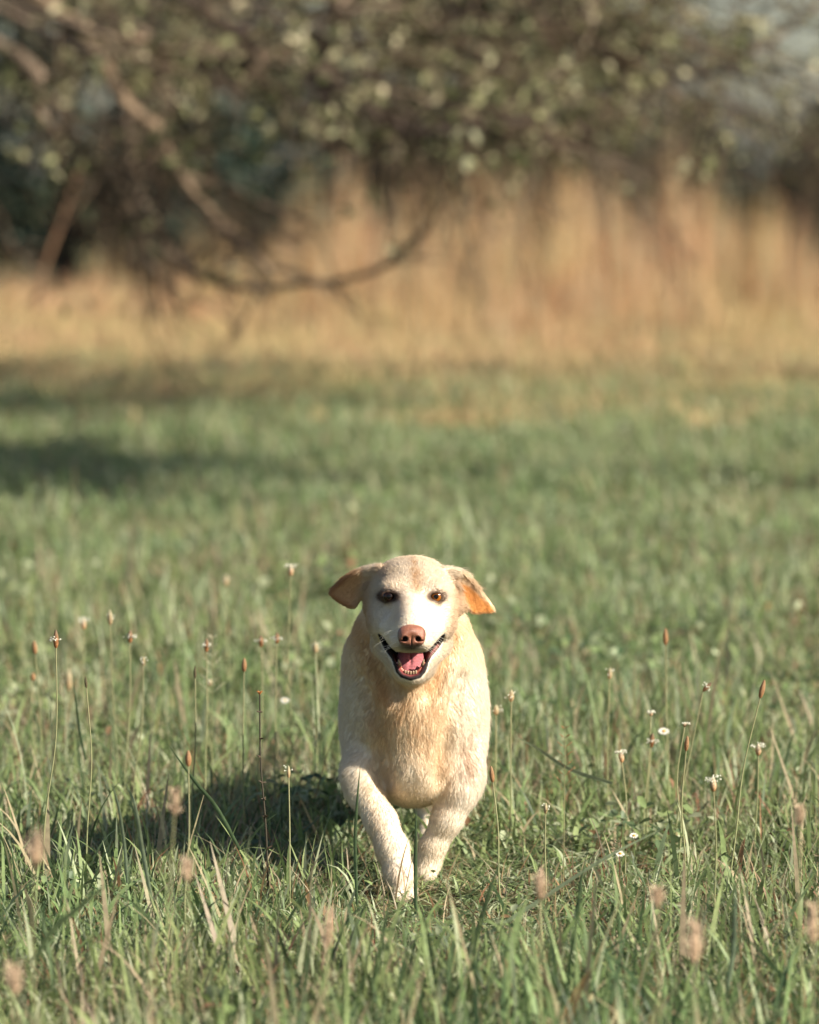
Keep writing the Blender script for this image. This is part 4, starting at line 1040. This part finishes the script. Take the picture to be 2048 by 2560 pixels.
PL = [
 (118, 1345, 7.50, -33, .026, .0085, 'ring', 'sharp plantain at far left with a dark pointed tip above a white stamen ring'),
 (74, 1363, 8.70, 4, .022, .0095, 'brown', 'blurred orange plantain head left of the sharp white ringed one'),
 (69, 1425, 8.90, 3, .014, .009, 'brown', 'small blurred orange plantain head lowest at the far left edge'),
 (176, 1313, 9.00, 2, .020, .0095, 'white', 'blurred plantain with a fluffy white top between two taller orange heads'),
 (232, 1300, 8.60, 12, .025, .0085, 'pale', 'tall blurred plantain with pale tip over an orange base, highest at far left'),
 (274, 1340, 8.40, -10, .020, .0085, 'ring', 'white ringed plantain with small pointed tip right of the tallest pale one'),
 (182, 1436, 7.60, -5, .018, .0055, 'dark', 'small dark brown closed plantain bud on a thin straight stem at the left'),
 (302, 1392, 8.30, -25, .014, .006, 'pale', 'small pale plantain bud on a leaning curved stem left of the dog'),
 (411, 1415, 7.90, -8, .020, .0055, 'dark', 'slim grey closed plantain bud just left of a pale tall one'),
 (435, 1358, 8.30, 0, .022, .007, 'ring', 'slim pale plantain with grey pointed tip halfway between the left edge and dog'),
 (514, 1400, 8.10, 0, .021, .0085, 'brown', 'orange plantain head with one white speck above the dead dark stalk'),
 (550, 1350, 8.60, -10, .019, .0085, 'ring', 'white ringed plantain, left one of a close pair beside the dog'),
 (583, 1343, 8.50, -12, .018, .0085, 'ring', 'white ringed plantain, right one of a close pair beside the dog'),
 (612, 1200, 8.80, 0, .019, .0095, 'white', 'tallest plantain with flat white flower top level with the dog ear'),
 (665, 1363, 8.80, 3, .018, .0095, 'pale', 'pale orange blurred plantain nearest to the dog on its left side'),
 (397, 1597, 6.95, 3, .021, .009, 'brown', 'bright orange plantain head low in the grass left of the dead stalk'),
 (367, 1690, 5.90, 6, .034, .017, 'tan', 'large very blurred orange seed head over the dark grass shadow'),
 (608, 1625, 7.30, 4, .017, .0055, 'pale', 'slim pale plantain bud beside the left foreleg side of the dog'),
 (476, 1222, 10.3, 4, .022, .011, 'pale', 'faint far off pale plantain high above the others on the left'),
 (145, 1430, 9.60, 2, .040, .013, 'pale', 'long blurred pale seed head behind the small dark bud at left'),
 (441, 1437, 9.0, 2, .012, .008, 'pale', 'small faint pale head behind the slim grey bud'),
 (1077, 1465, 8.05, -8, .018, .009, 'pale', 'plantain with light orange spiky head just right of the dog shoulder'),
 (1045, 1495, 8.30, 0, .016, .009, 'pale', 'blurred orange plantain head touching the outline of the dog shoulder'),
 (1038, 1630, 7.40, 20, .023, .0075, 'brown', 'sharp brown plantain head beside the dog elbow on its right'),
 (1284, 1418, 8.35, 2, .018, .008, 'pale', 'pale plantain with thin tip on a tall stem right of the dog'),
 (1402, 1340, 8.50, 15, .028, .009, 'brown', 'tallest orange plantain head on the right side of the meadow'),
 (1481, 1443, 7.95, -62, .018, .0075, 'lean', 'leaning brown plantain with white stamens on one side, on a bowed stem'),
 (1601, 1450, 7.52, -72, .027, .0085, 'brown', 'sharp red brown plantain head on a long stem leaning right'),
 (1445, 1565, 7.50, 3, .022, .0072, 'brown', 'small sharp brown plantain head on straight stem right of the tall grass'),
 (1442, 1526, 7.85, -18, .006, .006, 'white', 'tiny round white bud on a bent stem right of the dog'),
 (1371, 1503, 8.10, -14, .007, .006, 'white', 'tiny white blurred bud above the greenish ringed plantain'),
 (1310, 1592, 7.95, 8, .019, .009, 'white', 'orange plantain head with frilly white top low on the right'),
 (1372, 1558, 8.10, -6, .022, .0085, 'ring', 'grey green plantain with a wide pale ring of stamens'),
 (1503, 1650, 7.05, 6, .021, .0095, 'white', 'blurred orange plantain head with a white cap near the right side'),
 (1597, 1578, 7.90, -4, .018, .0095, 'white', 'plantain with a wide white ring low under the red brown one'),
 (1149, 1702, 7.40, -4, .015, .006, 'pale', 'small pale pointed plantain bud low in the grass right of the dog legs'),
 (1140, 1842, 6.60, 0, .017, .008, 'tan', 'small tan plantain head low in the foreground grass right of the paws'),
 (1318, 1785, 7.50, -2, .010, .0045, 'dark', 'tiny green brown bud standing over the small white daisy'),
 (1137, 1870, 5.90, -4, .032, .019, 'tan', 'large blurred tan seed head in the foreground right of the paws'),
 (1463, 1985, 5.55, 8, .050, .028, 'tan', 'very large blurred tan seed head in the right foreground'),
 (1685, 1718, 6.10, 4, .028, .016, 'tan', 'blurred pinkish tan seed head near the right edge'),
 (1385, 1890, 5.95, 3, .024, .020, 'tan', 'blurred tan seed head lying low in the right foreground'),
 (690, 1955, 5.75, -6, .050, .015, 'tan', 'blurred straw coloured seed head under the dog in the foreground'),
 (75, 1790, 5.60, 3, .042, .024, 'tan', 'very blurred brown seed head at the left edge of the foreground'),
 (1712, 1945, 5.75, 2, .050, .022, 'tan', 'blurred orange seed head cut by the right edge'),
 (395, 1835, 5.8, 3, .028, .017, 'tan', 'blurred pinkish seed head in the left foreground grass'),
 (30, 2065, 5.4, 3, .034, .024, 'tan', 'very blurred orange seed head in the bottom left corner'),
]
for p_ in PL: plantain(*p_)

# dead dark stalk with whorls of spent buds
def stalk():
    D = 7.45; top = P(547 * 1.1872, 1462 * 1.1872, D); b = np.array([P(566 * 1.1872, 1900, D)[0], D, -.01])
    root = empty('dead_stalk', (float(b[0]), D, 0), label='dark dead weed stalk with whorls of spent buds left of the dog', cat='plant')
    sp = spline([b, b * .6 + top * .4 + [.001, 0, 0], b * .3 + top * .7 - [.003, 0, 0], top], 24)
    V, Q, C = tubes([(sp, np.linspace(.0019, .0011, 24), (.055, .045, .03))], 7); mesh_obj('stem', V, Q, M_STEM, root, col=C)
    r = np.random.default_rng(9)
    for fz, nb in ((.30, 7), (.42, 6), (.50, 8), (.60, 5), (.72, 4), (.82, 3), (.92, 3)):
        c = sp[int(fz * 23)]; ps = []
        for k in range(nb):
            a = r.uniform(0, 6.28); d = np.array([math.cos(a), math.sin(a), r.uniform(-.1, .7)]); ln_ = r.uniform(.004, .009)
            ps.append(tubes([(np.array([c, c + d * ln_ * .5, c + d * ln_]), np.array([.0011, .0016, .0002]), (.07, .05, .03))], 5))
        V, Q, C = join(*ps); mesh_obj('bud_whorl', V, Q, M_STEM, root, col=C)
    ps = [tubes([(np.array([top, top + [math.cos(a) * .002, math.sin(a) * .002, .003], top + [math.cos(a) * .005, math.sin(a) * .005, .0055]]), np.array([.0012, .0011, .0003]), (.42, .16, .05))], 5) for a in np.arange(6) * 1.05]
    V, Q, C = join(*ps); mesh_obj('seed_cup', V, Q, M_STEM, root, col=C)
stalk()

# fine branching grass panicles
def panicle(hx, hy0, hy1, D, label, col, seed, wid=.022):
    r = np.random.default_rng(seed); k = 1.1872
    top = P(hx * k, hy0 * k, D); low = P((hx - 1) * k, hy1 * k, D); b = np.array([low[0] - .002, D, -.01])
    root = empty('grass_panicle', (float(b[0]), D, 0), label=label, cat='grass', group='open grass panicles')
    sp = spline([b, low, top], 24); V, Q, C = tubes([(sp, np.linspace(.0009, .0004, 24), (.26, .25, .12))], 5); mesh_obj('stem', V, Q, M_STEM, root, col=C)
    ps = []
    for t in np.linspace(0, .92, 7):
        c = low * (1 - t) + top * t
        for sg in (-1, 1, r.choice([-1, 1])):
            a = r.uniform(-.6, .6); ln_ = wid * (1 - .75 * t) * r.uniform(.7, 1.1); d = np.array([sg * math.cos(a), math.sin(a), .85]); d /= np.linalg.norm(d)
            q = spline([c, c + d * ln_ * .5 + [0, 0, .001], c + d * ln_], 5); ps.append(tubes([(q, np.full(5, .00032), col)], 3))
            for u in (.45, .7, 1.0):
                e_ = c + d * ln_ * u; dd = d + r.normal(0, .35, 3); dd /= np.linalg.norm(dd)
                ps.append(tubes([(np.array([e_, e_ + dd * .0016, e_ + dd * .0038]), np.array([.0002, .0007, .0001]), col)], 4))
    V, Q, C = join(*ps); mesh_obj('spikelets', V, Q, M_STEM, root, col=C)
panicle(1190, 1525, 1655, 7.45, 'reddish open grass panicle on a thin stem right of the dog', (.36, .19, .09), 1)
panicle(448, 1335, 1460, 8.6, 'faint pale grass panicle behind the slim plantain left of the dog', (.52, .48, .34), 2, .03)
panicle(1300, 1770, 1800, 7.6, 'short brown grass panicle low in the grass by the daisy', (.40, .30, .2), 3, .012)

# small daisies
def daisy(hx, hy, D, r_, label, face=(0.0, -.5, .8)):
    k = 1.1872; c = P(hx * k, hy * k, D); f = np.array(face); f /= np.linalg.norm(f); b = np.array([c[0] + .004, D + .01, -.01])
    root = empty('daisy', (float(b[0]), float(b[1]), 0), label=label, cat='flower', group='small white flowers in the grass')
    V, Q, C = tubes([(spline([b, (b + c) / 2 + [.003, 0, 0], c - f * .002], 10), np.full(10, .0007), (.16, .20, .08))], 5); mesh_obj('stem', V, Q, M_STEM, root, col=C)
    u_v = np.cross(f, [1, 0, .1]); u_v /= np.linalg.norm(u_v); w_v = np.cross(f, u_v); Vs = []; Qs = []
    for q in range(16):
        a = q * 2 * math.pi / 16 + rp.normal(0, .06); d = math.cos(a) * u_v + math.sin(a) * w_v; s_v = np.cross(f, d); o_ = len(Vs)
        Vs += [c + d * r_ * .25 - s_v * r_ * .05, c + d * r_ * .25 + s_v * r_ * .05, c + d * r_ * .75 + s_v * r_ * .14 + f * r_ * .08, c + d * r_ + f * r_ * rp.uniform(-.1, .15), c + d * r_ * .75 - s_v * r_ * .14 + f * r_ * .08]
        Qs += [[o_, o_ + 1, o_ + 2, o_ + 4], [o_ + 4, o_ + 2, o_ + 3]]
    mesh_obj('petals', np.array(Vs), Qs, M_PETAL, root, col=np.tile([.78, .76, .68], (len(Vs), 1)), smooth=False)
    V, Q = uv_sphere(c + f * r_ * .05, r_ * .32, r_ * .3, r_ * .25, 12, 8); mesh_obj('disc', V, Q, M_HEAD, root, col=np.tile([.60, .33, .05], (len(V), 1)))
daisy(1306, 1798, 7.45, .0085, 'small white daisy with yellow centre low in the grass on the right')
daisy(1398, 1540, 8.35, .011, 'blurred flat white flower in the middle of the right hand plantains')
daisy(600, 1475, 8.9, .009, 'blurred white flower with orange centre left of the dog shoulder')
daisy(1335, 1760, 7.75, .008, 'small greyish white flower higher than the daisy on the right')

# single broad grass blades that stand out
def blade(pix, D, w, col, label, D1=None):
    k = 1.1872; n = 22; D1 = D if D1 is None else D1
    q = [P(a * k, b * k, D + (D1 - D) * i_ / (len(pix) - 1)) for i_, (a, b) in enumerate(pix)]
    sp = spline(q, n); t = np.linspace(0, 1, n)
    prof = np.where(t < .2, .75 + 1.25 * t, 1 - ((t - .2) / .8) ** 2.2 * .97) * w / 2
    T = np.gradient(sp, axis=0); T /= np.linalg.norm(T, axis=1, keepdims=True)
    S_ = np.cross(T, [0.25, 1, 0.1]); S_ /= np.linalg.norm(S_, axis=1, keepdims=True); Nn = np.cross(T, S_)
    V = np.stack([sp - S_ * prof[:, None], sp + Nn * prof[:, None] * .45, sp + S_ * prof[:, None]], 1).reshape(-1, 3)
    i = np.arange(n - 1)[:, None] * 3; Q = np.concatenate([i + [[0, 1, 4, 3]], i + [[1, 2, 5, 4]]])
    o = mesh_obj('broad_grass', V, Q, M_GRASS, col=np.tile(col, (len(V), 1)) * (1 + .15 * np.sin(t * 9).repeat(3))[:, None])
    g_ = Matrix.Translation(-Vector(q[0])); o.data.transform(g_); o.location = q[0]
    tag(o, label, 'grass', 'broad grass blades near the dog')
G1, G2, G3 = (.10, .15, .07), (.075, .115, .05), (.20, .25, .15)
blade([(752, 1905), (748, 1780), (752, 1690), (759, 1612)], 7.25, .0058, G1, 'thin dark grass blade standing in front of the dog shoulder and raised foreleg')
blade([(876, 1925), (875, 1830), (876, 1760), (877, 1700)], 7.2, .0065, G1, 'upright green grass blade crossing the gap between the two forelegs')
blade([(505, 1790), (455, 1700), (410, 1645), (352, 1565)], 7.3, .0075, G1, 'broad dark grass blade leaning left from the shaded grass')
blade([(320, 1900), (300, 1790), (285, 1700), (264, 1648)], 7.0, .0070, G3, 'wide pale ridged grass blade rising from the shade at left')
blade([(268, 1860), (262, 1780), (250, 1700), (236, 1650)], 7.1, .0055, G3, 'narrow pale grass blade directly left of the wide ridged one')
blade([(1290, 1650), (1200, 1620), (1130, 1575), (1080, 1548)], 7.95, .0070, G3, 'long pale grass blade sloping down to the right behind the reddish panicle', 8.1)
blade([(960, 2010), (1100, 1920), (1270, 1810), (1410, 1738)], 6.9, .0062, G3, 'long grass blade running diagonally up to the right across the foreground')
blade([(985, 2020), (1010, 1950), (1030, 1880), (1055, 1810)], 6.7, .0080, G2, 'dark leaning grass blade right below the rear paw')
blade([(1190, 2010), (1215, 1920), (1225, 1850), (1240, 1780)], 6.9, .0060, G1, 'dark green blade standing left of the daisy')
blade([(1530, 2100), (1545, 2000), (1548, 1920), (1550, 1855)], 6.4, .0075, G3, 'pale upright blade right of the very large blurred seed head')
blade([(75, 2020), (110, 1960), (180, 1900), (240, 1850)], 6.0, .0090, G2, 'blurred dark blade sloping up from the bottom left')
blade([(180, 1600), (168, 1540), (160, 1480), (152, 1420)], 8.2, .005, G1, 'thin curved blade between the two nearest left hand plantains')
